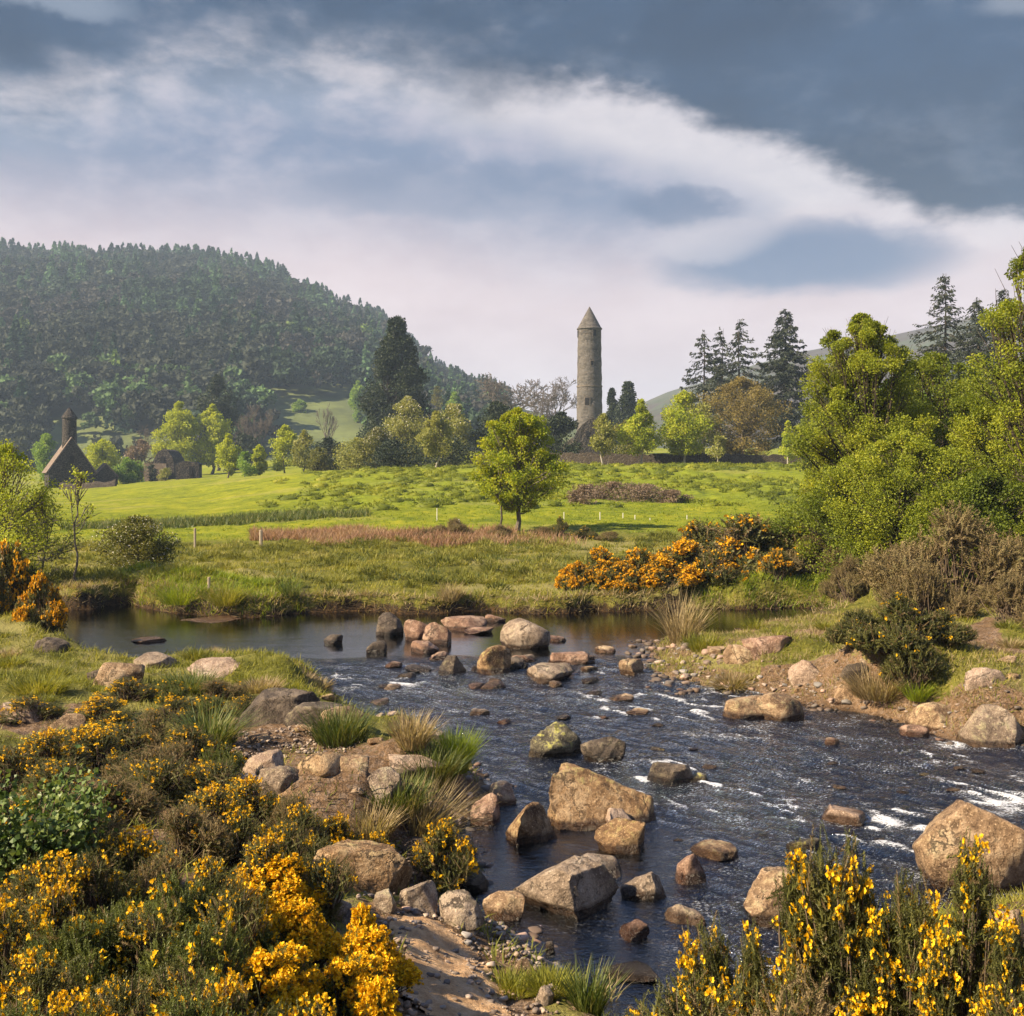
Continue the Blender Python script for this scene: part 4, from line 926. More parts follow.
def round_tower():
    D = 220.0; x = px2x(589.5, D); zb = hz(589.5, D)-.3; s = D/F
    zt = CAMZ+(HORIZON-329)*s-zb; za = CAMZ+(HORIZON-306.5)*s-zb; r0, r1 = 13.4*s, 11.6*s
    root = empty('round_tower', (x, D, zb), 0, 'tall slender round stone tower with a pointed conical cap', 'tower')
    zz = np.linspace(0, zt, 60); rr = r0+(r1-r0)*(zz/zt)+.035*np.sin(zz*2.1); V, T = lathe(list(zip(rr, zz)), 48)
    nv = V*[1, 1, 0]; nv /= np.linalg.norm(nv, axis=1, keepdims=True); V = V+nv*(.06*fbm(V[:, 0]*1.3, V[:, 1]*1.3, V[:, 2]*1.8, 3, 3))[:, None]
    mb = MB(); mb.add(V, T, True); mb.build('shaft', M['tower'], root)
    c = MB(); zc = np.linspace(zt-.1, za, 14); f = (zc-zt)/(za-zt)
    V, T = lathe([(0.1, zt-.1), (r1+.22, zt-.1), (r1+.20, zt+.12)]+[((r1+.12)*(1-ff)**.97+.02, z) for ff, z in zip(f[1:], zc[1:])], 40)
    c.add(V, T, False); c.build('conical_cap', M['tower'], root)
    b = MB()
    for z, h in ((.55*zt, .16),):
        rz_ = r0+(r1-r0)*z/zt; V, T = lathe([(rz_-.1, z-h), (rz_+.10, z-h), (rz_+.10, z+h), (rz_-.1, z+h)], 48); b.add(V, T)
    b.build('string_course', M['ruinstone'], root)
    def slot(name, ang, row, w, h, arch=False):
        z = CAMZ+(HORIZON-row)*s-zb; rz_ = r0+(r1-r0)*z/zt; m = MB(); a = R(ang)
        fr = MB()
        for (mm, w_, h_, d0, d1) in ((m, w, h, -.5, .10), (fr, w+.28, h+.28, -.5, .06)):
            mm.box(-w_/2, w_/2, -d1-rz_, -d0-rz_, z-h_/2, z+h_/2); c_, s_ = math.cos(a), math.sin(a)
            mm.v[-1] = np.stack([mm.v[-1][:, 0]*c_-mm.v[-1][:, 1]*s_, mm.v[-1][:, 0]*s_+mm.v[-1][:, 1]*c_, mm.v[-1][:, 2]], 1)
        o = fr.build(name, M['ruinstone'], root); m.build('opening', M['hole'], o)
    slot('window', 22, 334, .62, 1.25); slot('window', 8, 364, .5, .85); slot('doorway', -14, 402, .9, 1.5)
    slot('window', -78, 334, .62, 1.25); slot('window', 112, 334, .62, 1.25)
round_tower()

def ruined_chapel():
    D = 195.0; s = D/F; x = px2x(578, D); zb = hz(578, D)-.6
    root = empty('ruined_chapel', (x, D, zb), 0, 'roofless ruined stone gable and wall at the foot of the round tower', 'ruin')
    def zr(row): return CAMZ+(HORIZON-row)*s-zb
    g = MB(); prism(g, [(px2x(512+a, D), z) for a, z in ((-4, 0), (-4, zr(437)), (0, zr(430)), (5, zr(424)), (10, zr(421)), (14, zr(417)), (18, zr(419)), (22, zr(416)), (25, zr(420)), (30, zr(424)), (34, zr(428)), (34, 0))], 0, 1.0)
    rough_edges(g, .18, 1.3, 7); g.build('gable', M['churchstone'], root)
    w = MB(); prism(w, [(px2x(512+a, D), z) for a, z in ((-14, 0), (-14, zr(446)), (-10, zr(441)), (-6, zr(438)), (-4.2, zr(437)), (-4.2, 0))], .6, 9.0); rough_edges(w, .15, 1.3, 9); w.build('side_wall', M['ruinstone'], root)
    h = MB(); h.box(px2x(512+8, D), px2x(512+10.5, D), -.08, .3, zr(437), zr(431)); h.build('window', M['hole'], root)
ruined_chapel()

def church():
    D = 185.0; s = D/F; x0 = px2x(72, D); zb = -.2; yaw = R(26)
    root = empty('stone_church', (x0, D, zb), yaw, 'small dark stone church with a steep stone roof and round belfry', 'church')
    zr = lambda row: CAMZ+(HORIZON-row)*s-zb
    hw = 19.5*s/math.cos(yaw)*.98; ez = zr(471); rz_ = zr(438); Ln = 13.5
    wl = MB(); prism(wl, [(-hw, 0), (hw, 0), (hw, ez), (0, rz_), (-hw, ez)], 0, Ln); rough_edges(wl, .05, 1.2, 4); wl.build('walls', M['churchstone'], root)
    for sg in (-1, 1):
        m = MB(); t = .22; nx, nz = (rz_-ez), hw; l = math.hypot(nx, nz); ox, oz = sg*nx/l*t, nz/l*t
        ex, ez2 = sg*hw*1.08, ez-(rz_-ez)*.08
        prism(m, [(0, rz_+.02), (ex, ez2), (ex+ox, ez2+oz), (0, rz_+.02+oz*1.6)], .12, Ln+.1); m.build('roof', M['roofstone'], root)
    w = MB(); w.box(-.35, .35, -.09, .3, zr(463), zr(456)); w.build('window', M['hole'], root)
    t = MB(); r = 7.0*s; zt, za = zr(417), zr(406)
    V, T = lathe([(r*1.04, rz_-3.5), (r, rz_+1), (r*.97, zt-.2), (r*.97, zt)], 28); V[:, 1] += 4.2; V[:, 0] -= .1; t.add(V, T, True)
    bo = t.build('belfry', M['churchstone'], root)
    c = MB(); V, T = lathe([(.05, zt-.05), (r*1.10, zt-.05), (r*1.08, zt+.15), (r*.55, zt+(za-zt)*.6), (r*.2, za-.2), (.03, za)], 28); V[:, 1] += 4.2; V[:, 0] -= .1; c.add(V, T); c.build('cap', M['churchstone'], bo)
    w = MB(); w.box(.0, .6, 4.2-r-.06, 4.2-r+.5, zt-1.6, zt-.5); w.build('belfry_window', M['hole'], bo)
    # the lower sacristy at the gable end
    ax = hw+11.5*s; hw2 = 11.5*s; e2, r2 = zr(477), zr(464.5)
    an = MB(); prism(an, [(ax-hw2, 0), (ax+hw2, 0), (ax+hw2, e2), (ax, r2), (ax-hw2, e2)], 1.2, 5.5); rough_edges(an, .05, 1.2, 5); ao = an.build('sacristy', M['churchstone'], root)
    for sg in (-1, 1):
        m = MB(); prism(m, [(ax, r2+.02), (ax+sg*hw2*1.06, e2-.15), (ax+sg*hw2*1.1, e2+.12), (ax, r2+.32)], 1.3, 5.6); m.build('sacristy_roof', M['roofstone'], ao)
church()

def farm_ruins():
    D = 205.0; s = D/F; zb = hz(160, D)-.3; zr = lambda row: CAMZ+(HORIZON-row)*s-zb
    root = empty('stone_outbuilding', (px2x(160, D), D, zb), 0, 'low stone building with a rounded dark gable beyond the field', 'building')
    g = MB(); prism(g, [(a*s, z) for a, z in ((-12, 0), (11, 0), (11, zr(465)), (9, zr(457)), (4, zr(450.5)), (0, zr(449)), (-5, zr(451)), (-9, zr(457)), (-12, zr(465)))], 2, 9); rough_edges(g, .06, 1, 2); g.build('gable', M['churchstone'], root)
    w = MB(); w.box(-16*s, 6*s, 0, 1.2, 0, zr(463.5)); rough_edges(w, .05, 1, 3); w.build('front_wall', M['roofstone'], root)
    h = MB(); h.box(-3*s, 1*s, 1.9, 2.4, zr(463), zr(457)); h.build('window', M['hole'], root)
    D = 200.0; s = D/F; zb = hz(187, D)-.3; zr = lambda row: CAMZ+(HORIZON-row)*s-zb
    root = empty('stone_hut', (px2x(187, D), D, zb), R(8), 'square dark roofless stone hut beside the young yellow trees', 'building')
    g = MB(); prism(g, [(a*s, z) for a, z in ((-11, 0), (11, 0), (11.3, zr(464)), (9, zr(462)), (6, zr(462.5)), (-2, zr(461)), (-7, zr(462)), (-11, zr(464.5)))], 0, 4.5); rough_edges(g, .08, 1.1, 6); g.build('walls', M['churchstone'], root)
    h = MB(); h.box(2*s, 5.5*s, -.1, .4, zr(476), zr(467)); h.build('doorway', M['hole'], root)
farm_ruins()

def field_wall():
    mb = MB(); px = np.linspace(470, 815, 240); D = 121+1.2*np.sin(px/60); x = px2x(px, D); z = H(x, D)
    h = 1.22+.16*fbm(px/6, px*0, o=3, seed=91)+.12*fbm(px/40, px*0, o=2, seed=92); h = h*np.interp(px, [470, 480, 640, 815], [.6, 1.25, 1.0, .95])
    V = []; T = []
    for i in range(len(px)):
        for (dy, dz) in ((-.42, -.4), (-.30, h[i]*.5), (-.24, h[i]), (.24, h[i]), (.42, -.4)): V.append((x[i], D[i]+dy, z[i]+dz))
    for i in range(len(px)-1):
        for k in range(4):
            a = i*5+k; T += [(a, a+5, a+6), (a, a+6, a+1)]
    mb.add(V, T); o = mb.build('stone_wall', M['fieldwall']); tag(o, 'long low dark drystone wall behind the row of young trees', 'wall')
    V = []; mb = MB(); px = np.linspace(60, 116, 50); D = 172+px*0; x = px2x(px, D); z = H(x, D); h = .9+.3*fbm(px/5, px*0, o=3, seed=93); T = []
    for i in range(len(px)):
        for (dy, dz) in ((-.5, -.4), (-.35, h[i]*.6), (-.2, h[i]), (.2, h[i]), (.5, -.4)): V.append((x[i], D[i]+dy, z[i]+dz))
    for i in range(len(px)-1):
        for k in range(4):
            a = i*5+k; T += [(a, a+5, a+6), (a, a+6, a+1)]
    mb.add(V, T); o = mb.build('stone_wall', M['fieldwall']); tag(o, 'short low dark wall in the grass before the church', 'wall')
field_wall()

# ---------------------------------------------------------------- far and middle trees
yg = 'young trees in front of the field wall'
tree('young_tree', 'pale olive young tree standing in front of the ruined gable', 'tree', 603, 412, 116, 31, 'pale', 'birch', 'egg', .26, 26, 110, .20, .10, 1, yg, .26)
tree('young_tree', 'tall narrow fresh green young tree with a pointed top', 'tree', 641, 398, 117, 43, 'lime', 'birch', 'cone', .22, 40, 130, .2, .11, 2, yg, .24)
tree('young_tree', 'broad yellow green young tree between the pointed tree and the brown bushy tree', 'tree', 684, 390, 118, 52, 'lime', 'birch', 'egg', .2, 44, 130, .2, .12, 3, yg, .24)
tree('young_tree', 'small pale yellow young tree against the brown bushy tree', 'tree', 718, 436, 115, 28, 'pale', 'birch', 'round', .3, 14, 70, .18, .07, 4, yg, .3)
tree('young_tree', 'small bright green pear-shaped tree by the far end of the wall', 'tree', 788, 421, 115, 22, 'lime', 'birch', 'cone', .2, 20, 100, .17, .08, 5, yg, .3)
tree('budding_tree', 'broad brownish tree in bud under the tall spruces', 'tree', 742, 377, 128, 96, 'brown', 'bare', 'round', .10, 70, 170, .17, .2, 6, None, .18)
tree('budding_tree', 'yellow olive tree behind the young trees, under the spruce trio', 'tree', 690, 392, 127, 62, 'pale', 'bark', 'round', .12, 44, 130, .2, .16, 7, None, .2)
tree('dark_evergreen', 'dark round evergreen behind the pale tree by the ruined gable', 'tree', 628, 418, 140, 48, 'olive', 'bark', 'bush', .04, 34, 110, .25, .16, 8, None, .24)
tree('dark_evergreen', 'dark yew behind the bright maple crown', 'tree', 497, 400, 150, 62, 'dark', 'bark', 'bush', .05, 44, 150, .26, .25, 9, None, .22)
tree('dark_evergreen', 'dark bushy evergreen at the foot of the round tower', 'tree', 561, 413, 160, 48, 'dark', 'bark', 'bush', .05, 34, 140, .28, .25, 10, None, .24)
tree('column_cypress', 'shorter of two dark columnar conifers past the round tower', 'conifer', 612, 388, 240, 15, 'dark', 'bark', 'col', .05, 50, 130, .36, .3, 11, None, .42)
tree('column_cypress', 'taller and broader of two dark columnar conifers past the round tower', 'conifer', 628, 382, 236, 25, 'dark', 'bark', 'col', .05, 70, 140, .36, .3, 12, None, .38)
tree('giant_sequoia', 'huge dark conical evergreen towering over the hedge trees', 'conifer', 397, 317, 200, 72, 'dark', 'bark', 'seq', .03, 170, 230, .36, .6, 13, None, .2, droop=.5, inner=.6, twigs=1)
tree('scots_pine', 'dark round-headed pine above the yellow trees', 'pine', 217, 374, 260, 48, 'dark', 'bark', 'round', .3, 46, 150, .42, .4, 14, None, .22, base=2.0)
tree('yellow_tree', 'tall yellow green tree under the dark round-headed pine', 'tree', 179, 400, 232, 52, 'yellow', 'bare', 'egg', .12, 60, 150, .36, .3, 15, 'tall yellow trees beyond the ruins', .2)
tree('yellow_tree', 'yellow green tree crowding the taller yellow tree, nearer the pine', 'tree', 212, 404, 234, 44, 'yellow', 'bare', 'egg', .15, 48, 140, .36, .3, 16, 'tall yellow trees beyond the ruins', .2)
tree('yellow_tree', 'yellow bushy tree just behind the church sacristy', 'tree', 103, 440, 215, 42, 'yellow', 'bare', 'round', .1, 40, 110, .34, .22, 17, None, .22)
tree('green_tree', 'fresh green shrub tree beside the church sacristy', 'tree', 128, 458, 195, 34, 'fresh', 'bare', 'bush', .05, 28, 110, .3, .16, 18, None, .26)
tree('green_tree', 'pale blue-green tree behind the church belfry', 'tree', 46, 432, 225, 30, 'fresh', 'bare', 'round', .1, 32, 110, .34, .22, 19, None, .24)
tree('dark_bush', 'tiny dark bush at the corner of the low stone building', 'bush', 152, 464, 196, 14, 'dark', 'bark', 'bush', 0, 12, 80, .2, .08, 140, None, .34)
tree('green_tree', 'pale green bush before the low stone building', 'bush', 166, 468, 192, 16, 'pale', 'bark', 'bush', 0, 12, 80, .2, .08, 141, None, .34)
bare_tree('bare_tree', 'rosy bare tree between the church and the low stone building', 144, 424, 245, 36, 21, 'bare', 5, twigr=.07)
tree('budding_tree', 'rosy budding thicket tree behind the low stone building', 'tree', 141, 440, 228, 36, 'rosy', 'bare', 'round', .05, 26, 90, .34, .2, 20, None, .25)
ys = 'young yellow trees along the far field edge'
for i, (px, top, D, w, lab) in enumerate([(228, 434, 172, 26, 'slender yellow young tree beside the square stone hut'), (259, 444, 170, 17, 'smallest slender yellow young tree on the far field edge'),
        (285, 424, 172, 32, 'taller yellow young tree between the smallest one and the dark bush'), (304, 430, 170, 25, 'olive yellow young tree touching the dark bush')]):
    tree('yellow_young_tree', lab, 'tree', px, top, D, w, 'yellow' if i != 3 else 'pale', 'bare', 'egg', .1, 26, 110, .27, .12, 30+i, ys, .28)
tree('dark_bush', 'dark green rounded bush on the far field edge', 'bush', 329, 438, 150, 44, 'dark', 'bark', 'bush', .02, 30, 120, .22, .1, 36, None, .28)
tree('olive_bush', 'dark olive bush in front of the dark rounded bush', 'bush', 318, 447, 146, 28, 'olive', 'bark', 'bush', .02, 20, 100, .2, .08, 37, None, .3)
tree('olive_bush', 'yellow olive bushes merging below the dark bush and the white-flecked tree', 'bush', 358, 438, 142, 54, 'pale', 'bark', 'bush', .02, 36, 110, .2, .1, 38, None, .26)
tree('hawthorn', 'large hawthorn flecked white in front of the giant sequoia', 'tree', 408, 397, 150, 54, 'pale', 'bark', 'round', .05, 50, 130, .22, .2, 39, None, .22, blossom=.12)
tree('hawthorn', 'small low hawthorn flecked white, under the large one', 'tree', 378, 428, 141, 46, 'olive', 'bark', 'bush', .02, 28, 110, .2, .12, 40, None, .26, blossom=.16)
tree('hawthorn', 'whitish olive hawthorn behind the green tree and beside the yew', 'tree', 453, 401, 150, 48, 'pale', 'bark', 'round', .06, 44, 120, .22, .2, 41, None, .22, blossom=.1)
tree('young_tree', 'olive young tree with a bare pale stem before the dark hedge', 'tree', 436, 412, 122, 42, 'pale', 'birch', 'egg', .24, 34, 120, .19, .1, 42, None, .24)
tree('dark_bush', 'dark hedge bush behind the bare pale stem', 'bush', 440, 435, 132, 84, 'dark', 'bark', 'bush', .0, 44, 110, .2, .1, 43, None, .2)
tree('dark_bush', 'dark bush beneath the giant sequoia', 'bush', 392, 440, 134, 56, 'dark', 'bark', 'bush', .0, 36, 110, .2, .1, 44, None, .24)
tree('olive_bush', 'small grey-olive bush in the hedge between the yellow trees', 'bush', 245, 452, 168, 26, 'fresh', 'bark', 'bush', 0, 16, 80, .25, .08, 45, None, .3)
bare_tree('bare_tree', 'broad fan-shaped bare tree on the skyline beside the hill', 514, 371, 300, 74, 46, 'bare', 6, base=13, twigr=.09)
bare_tree('bare_tree', 'bare tree on the skyline next to the round tower', 556, 376, 290, 46, 47, 'bare', 6, base=12, twigr=.09)
bare_tree('bare_tree', 'low bare tree in front of the skyline bare trees', 535, 392, 280, 40, 48, 'bare', 6, base=10, twigr=.09)
bare_tree('bare_tree', 'dark bare tree below the pale hillside clearing', 262, 403, 255, 52, 49, 'bare', 6, base=2.5, twigr=.07)
bare_tree('bare_tree', 'thin bare tree standing in the pale hillside clearing', 322, 402, 265, 30, 50, 'bare', 5, base=4, twigr=.07)
tree('dark_evergreen', 'dark thicket under the round-headed pine', 'bush', 244, 432, 252, 44, 'dark', 'bark', 'bush', .0, 30, 110, .38, .2, 51, None, .25, base=2.0)
for i, (px, top, D, w, leaf, prof, lab) in enumerate([(172, 358, 430, 20, 'pale', 'round', 'pale yellow tree among dark pines, lower of two'), (188, 350, 450, 20, 'lime', 'round', 'pale yellow tree among dark pines, higher of two'), (150, 366, 420, 18, 'fresh', 'cone', 'pale blue-green larch on the dark hillside'),
        (358, 381, 380, 22, 'fresh', 'round', 'blue-green tree at the hill foot beside the giant sequoia'), (375, 388, 370, 26, 'pale', 'round', 'pale tree at the hill foot behind the giant sequoia'), (350, 332, 620, 24, 'pale', 'round', 'yellowish tree high on the hill above the clearing'), (108, 405, 400, 20, 'fresh', 'round', 'pale green tree at the hill foot above the church'),
        (300, 400, 390, 18, 'fresh', 'round', 'small blue-green tree at the top of the clearing'), (455, 392, 330, 26, 'fresh', 'round', 'grey-green tree at the hill foot past the sequoia'), (437, 386, 345, 24, 'olive', 'round', 'dull green tree at the hill foot past the sequoia')]):
    tt = (D-WD0)/(WD1-WD0); b = float(wood_z(np.array([float(px)]), np.array([max(tt, 0)]))[0])
    tree('hillside_tree', lab, 'tree', px, top, D, w, leaf, 'bare', prof, .05, 30, 90, .5, .3, 60+i, None, .28, base=min(b, CAMZ+(HORIZON-top)*D/F-7))
sg = 'tall spruces on the skyline'
spruce('spruce', 'spruce at the end of the trio, with the lowest tip', 703, 331, 182, 40, 1, group=sg, dens=.8)
spruce('spruce', 'slim middle spruce of the trio behind the budding trees', 720, 328, 185, 36, 2, group=sg, dens=.8)
spruce('spruce', 'tallest spruce of the trio, with a ragged flat top', 741, 319, 178, 46, 3, group=sg, dens=.9)
spruce('spruce', 'lone dense dark spruce between the trio and the tall alder', 785, 309, 175, 44, 4, group=sg, dens=1.5, ragged=.2)
spruce('spruce', 'tall spruce rising highest behind the big alders', 944, 273, 130, 56, 5, group=sg, dens=1.1)
spruce('spruce', 'shorter bluish spruce beside the highest one', 977, 298, 126, 54, 6, group=sg, dens=1.3)
spruce('spruce', 'spruce half hidden by the overhanging branch', 1004, 288, 120, 60, 7, group=sg, dens=1.3)
for i, (px, top, D, w, leaf, lab) in enumerate([(838, 345, 100, 60, 'olive', 'dull green tree behind the tall alder'), (900, 372, 95, 80, 'fresh', 'blue-green tree below the highest spruce'), (985, 352, 92, 90, 'dark', 'dark tree mass below the bluish spruce'), (815, 398, 90, 44, 'alder', 'yellow green tree filling the gap beside the lone spruce')]):
    tree('background_tree', lab, 'tree', px, top, D, w, leaf, 'bark', 'round', .05, 44, 120, .2, .15, 80+i, None, .22)

# the young maple in the field, two stems
tree('maple_tree', 'lone bright green young maple in the middle of the field', 'tree', 517, 407, 49.5, 104, 'maple', 'bark_grey', 'round', .2, 110, 140, .09, .105, 90, None, .11, twigs=3, inner=.3)
tree('maple_sapling', 'thin stem growing beside the lone maple', 'tree', 503, 446, 49.2, 34, 'maple', 'bark_grey', 'egg', .3, 14, 50, .12, .045, 91, None, .3)
# alders on the far bank
tree('alder_tree', 'tall yellow green alder with dark bare limbs in its crown', 'tree', 866, 308, 35, 150, 'alder', 'bark', 'round', .08, 170, 330, .06, .2, 92, None, .115, twigs=4, lean=-.02, inner=.35)
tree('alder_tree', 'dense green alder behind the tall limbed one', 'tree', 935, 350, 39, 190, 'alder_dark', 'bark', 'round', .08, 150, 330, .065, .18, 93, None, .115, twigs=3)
tree('alder_tree', 'low spreading alder hanging over the gorse bank', 'tree', 905, 430, 30.5, 220, 'alder', 'bark', 'bush', .06, 150, 360, .052, .13, 94, None, .11, twigs=3, inner=.4)
tree('alder_tree', 'bright yellow alder above the brown thicket', 'tree', 1010, 356, 31, 160, 'alder', 'bark', 'egg', .12, 140, 330, .055, .15, 95, None, .115, twigs=3)
tree('alder_tree', 'tallest alder with thin overhanging branches against the sky', 'tree', 1040, 222, 27, 140, 'alder', 'bark', 'egg', .3, 80, 200, .055, .15, 96, None, .13, twigs=4, inner=.5)
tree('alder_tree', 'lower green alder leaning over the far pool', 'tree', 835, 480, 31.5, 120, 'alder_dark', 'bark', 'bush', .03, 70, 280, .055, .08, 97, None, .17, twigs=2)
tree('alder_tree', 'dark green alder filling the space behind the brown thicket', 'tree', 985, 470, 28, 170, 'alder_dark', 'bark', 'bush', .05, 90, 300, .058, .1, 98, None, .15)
# the other bank
tree('willow_tree', 'sparse yellow willow at the water side', 'tree', 6, 438, 30, 120, 'yellow', 'bark_grey', 'egg', .08, 70, 110, .055, .05, 100, None, .17, twigs=4, inner=.4)
tree('willow_bush', 'low greyish willow scrub under the yellow willow', 'bush', 40, 490, 31, 90, 'pale', 'bark_grey', 'bush', .0, 30, 50, .05, .03, 101, None, .2, twigs=5)
tree('willow_sapling', 'slim bare-stemmed sapling with a few yellow leaves', 'tree', 76, 462, 29.6, 46, 'yellow', 'bark_grey', 'egg', .52, 11, 20, .06, .03, 102, None, .26, twigs=3)
tree('hawthorn_bush', 'round bush dusted with white blossom on the far bank', 'bush', 136, 514, 34.5, 84, 'olive', 'bark', 'bush', .0, 56, 130, .055, .06, 103, None, .2, blossom=.13)

# ---------------------------------------------------------------- gorse and scrub of the middle distance
mg = 'gorse bushes on the far bank'
for i, (k, px, top, D, w, lab) in enumerate([('far_heavy', 578, 560, 29.6, 44, 'smallest orange gorse, at the pool end of the bank'), ('far_heavy', 622, 560, 29.3, 60, 'low golden gorse at the front of the orange row'), ('far_heavy', 662, 556, 29.4, 66, 'low golden gorse under the tall brownish one'), ('far_sparse', 715, 548, 29.8, 70, 'green gorse flecked orange at the front of the row'), ('far_heavy', 600, 546, 30.2, 76, 'orange-flowered gorse nearest the pool on the far bank'), ('far_heavy', 640, 546, 30.6, 70, 'orange-flowered gorse second from the pool end of the bank'),
        ('far_heavy', 685, 538, 30.6, 100, 'orange gorse below the small isolated gorse'), ('far_sparse', 742, 513, 31.8, 130, 'tall brownish gorse with scattered orange bloom'), ('far_sparse', 702, 520, 33, 100, 'brownish gorse behind the orange one'),
        ('far_heavy', 778, 546, 29.6, 42, 'small bright orange gorse at the front of the green bank'), ('far_dry', 815, 535, 31, 90, 'dark brown dead gorse in the alder shade'), ('far_sparse', 690, 518, 40, 26, 'small isolated gorse at the edge of the bright field'), ('far_dry', 850, 556, 28.6, 60, 'brown dry gorse behind the dark green gorse'), ('far_sparse', 795, 524, 32, 100, 'olive gorse under the tall alder')]):
    gorse(k, px, top, D, w, lab, i*1.3, i % 2, mg)
gorse('far_dry', 958, 508, 22.8, 180, 'big brown leafless thicket above the eroded bank', .4, 0, None, name='dry_thicket', cat='thicket')
gorse('far_dry', 1015, 560, 19.5, 120, 'lower brown thicket behind the big greyish boulder', 2.0, 1, None, name='dry_thicket', cat='thicket')
gorse('far_dry', 925, 548, 21.5, 90, 'brown thicket directly behind the dark green gorse', 3.0, 1, None, name='dry_thicket', cat='thicket')
for i, (px, top, D, w, lab) in enumerate([(900, 590, 16.6, 100, 'dark green gorse standing tallest on the eroded bank'), (860, 604, 17.2, 66, 'dark green gorse nearest the pool on the eroded bank'), (942, 606, 16.8, 70, 'dark green gorse beside the brown thicket'), (915, 632, 16.0, 76, 'low dark gorse hanging over the eroded bank')]):
    gorse('far_green', px, top, D, w, lab, i*1.7, i % 2, 'dark green gorse on the eroded bank')
gorse('far_heavy', 8, 516, 24.5, 96, 'orange gorse at the water side under the willow', .3, 1, 'orange gorse by the upper pool')
gorse('far_heavy', 40, 562, 22.4, 62, 'smaller orange gorse leaning over the upper pool', 1.3, 0, 'orange gorse by the upper pool')
gorse('far_sparse', -15, 560, 23, 60, 'darker gorse behind the smaller orange one', 2.3, 1, 'orange gorse by the upper pool')
for i, (px, top, D, w, lab) in enumerate([(455, 518, 48, 44, 'low brown scrub bush beside the lone maple'), (425, 526, 47, 26, 'small brown scrub at the end of the rush strip'), (500, 524, 47, 30, 'low brown scrub at the foot of the thin maple stem'), (545, 524, 47.5, 30, 'low brown scrub just past the lone maple trunk'), (585, 525, 46, 34, 'dark green scrub in the rough grass past the maple'), (612, 528, 45, 34, 'grey scrub in the rough grass near the small isolated gorse')]):
    gorse('far_dry' if i != 4 else 'far_green', px, top, D, w, lab, i, i % 2, 'low scrub around the lone maple', name='scrub_bush', cat='scrub')
gorse('far_green', 560, 515, 47.5, 22, 'dark upright bush beside the lone maple', 0, 0, None, name='scrub_bush', cat='scrub')
for i, (px, D, w, top) in enumerate([(590, 74, 46, 484), (615, 73, 60, 482), (645, 72, 60, 484), (672, 71, 40, 490), (582, 70, 36, 490)]):
    tree('bracken_patch', ['brown bracken patch nearest the maple on the slope', 'tall brown bracken patch on the slope', 'greyish dead bracken patch in the middle of the slope', 'small dead bracken patch at the far end on the slope', 'low reddish bracken patch under the slope beside the maple'][i], 'bracken', px, top, D, w, 'rosy', 'bare', 'bush', .0, 16, 110, .10, .04, 120+i, 'dead bracken patches on the slope', .26)

# ---------------------------------------------------------------- posts
def post(px, top, row, w_px, mat, label, group=None, D=None, cap=True, lean=0.0):
    g = ground_hit(px, row) if D is None else np.array([px2x(px, D), D, hz(px, D)]); D = g[1]; h = CAMZ+(HORIZON-top)*D/F-g[2]; r = w_px*D/F/2
    mb = MB(); P = np.array([(0, 0, -.3), (0, 0, h*.5), (lean*h, 0, h*.97), (lean*h, 0, h)]); mb.add(*tube_geo(P, [r, r, r*.95, r*.7], 7), False)
    o = mb.build('fence_post', M[mat], None, tuple(g)); tag(o, label, 'post', group)
post(261, 530, 546, 3.6, 'post', 'wooden post at the end of the brown rush strip')
post(195, 528, 549, 2.4, 'post', 'slim pale post in the grass past the white-flowered bush')
post(209, 577, 592, 3, 'post', 'short wooden post on the bank above the pool')
post(460, 519, 536, 1.6, 'whitepost', 'leaning white electric fence post before the brown scrub', None, 50, lean=-.1)
for i, (px, top) in enumerate([(437, 508), (564, 512), (600, 512), (623, 513), (635, 515), (650, 518), (666, 520), (687, 515)]):
    post(px, top, 530, .8, 'whitepost', 'thin white electric fence post in the bright field strip', 'white electric fence posts', 56)

# ---------------------------------------------------------------- boulders: column from, column to, top row, foot row
B = boulder
B(376, 404, 610, 635, 'dark', 'dark blocky boulder in the calm pool, beside the split boulder', 1, 10, 8, water=True)
B(404, 434, 617, 641, 'red', 'paler half of the split boulder in the calm pool', 2, 20, 7, water=True, tilt=-14, dep=1.0)
B(420, 459, 619, 644, 'red', 'darker half of the split boulder in the calm pool', 3, -15, 7, water=True, tilt=12, dep=.8)
B(441, 487, 615, 630, 'red', 'low flat pink boulder behind the split boulder', 4, 0, 6, water=True, flat=.35, round_=.5)
B(462, 493, 627, 634, 'red', 'thin flat pink slab in front of the low flat boulder', 5, 0, 6, water=True, flat=.4)
B(485, 507, 614, 622, 'red', 'small pinkish rock under the far bank', 6, 0, 6, water=True)
B(499, 549, 615, 648, 'grey', 'domed grey boulder standing tallest in the calm pool', 7, 0, 5, round_=.8, water=True, dep=.85, tilt=4)
B(367, 388, 639, 653, 'dark', 'small dark pointed rock in the pool near the split boulder', 8, 0, 8, water=True)
B(324, 344, 633, 644, 'dark', 'lone small rock out in the calm pool', 9, 0, 7, water=True)
B(477, 514, 642, 673, 'ochre', 'ochre boulder with a mossy top below the domed grey boulder', 10, 15, 7, round_=.4, water=True)
B(436, 466, 652, 675, 'dark', 'dark pyramid-shaped rock at the head of the riffle', 11, 30, 6, water=True)
B(411, 442, 640, 653, 'red', 'flat reddish rock between the split boulder and the riffle', 12, 0, 7, flat=.3, water=True)
B(428, 447, 650, 660, 'red', 'little reddish rock behind the dark pyramid-shaped rock', 13, 0, 6, water=True)
B(524, 574, 661, 681, 'grey', 'flat brownish slab just under water level in the riffle', 14, 0, 6, flat=.45, dep=1.1, water=True)
B(548, 590, 650, 665, 'red', 'long low reddish rock past the domed grey boulder', 15, -6, 6, flat=.2, water=True)
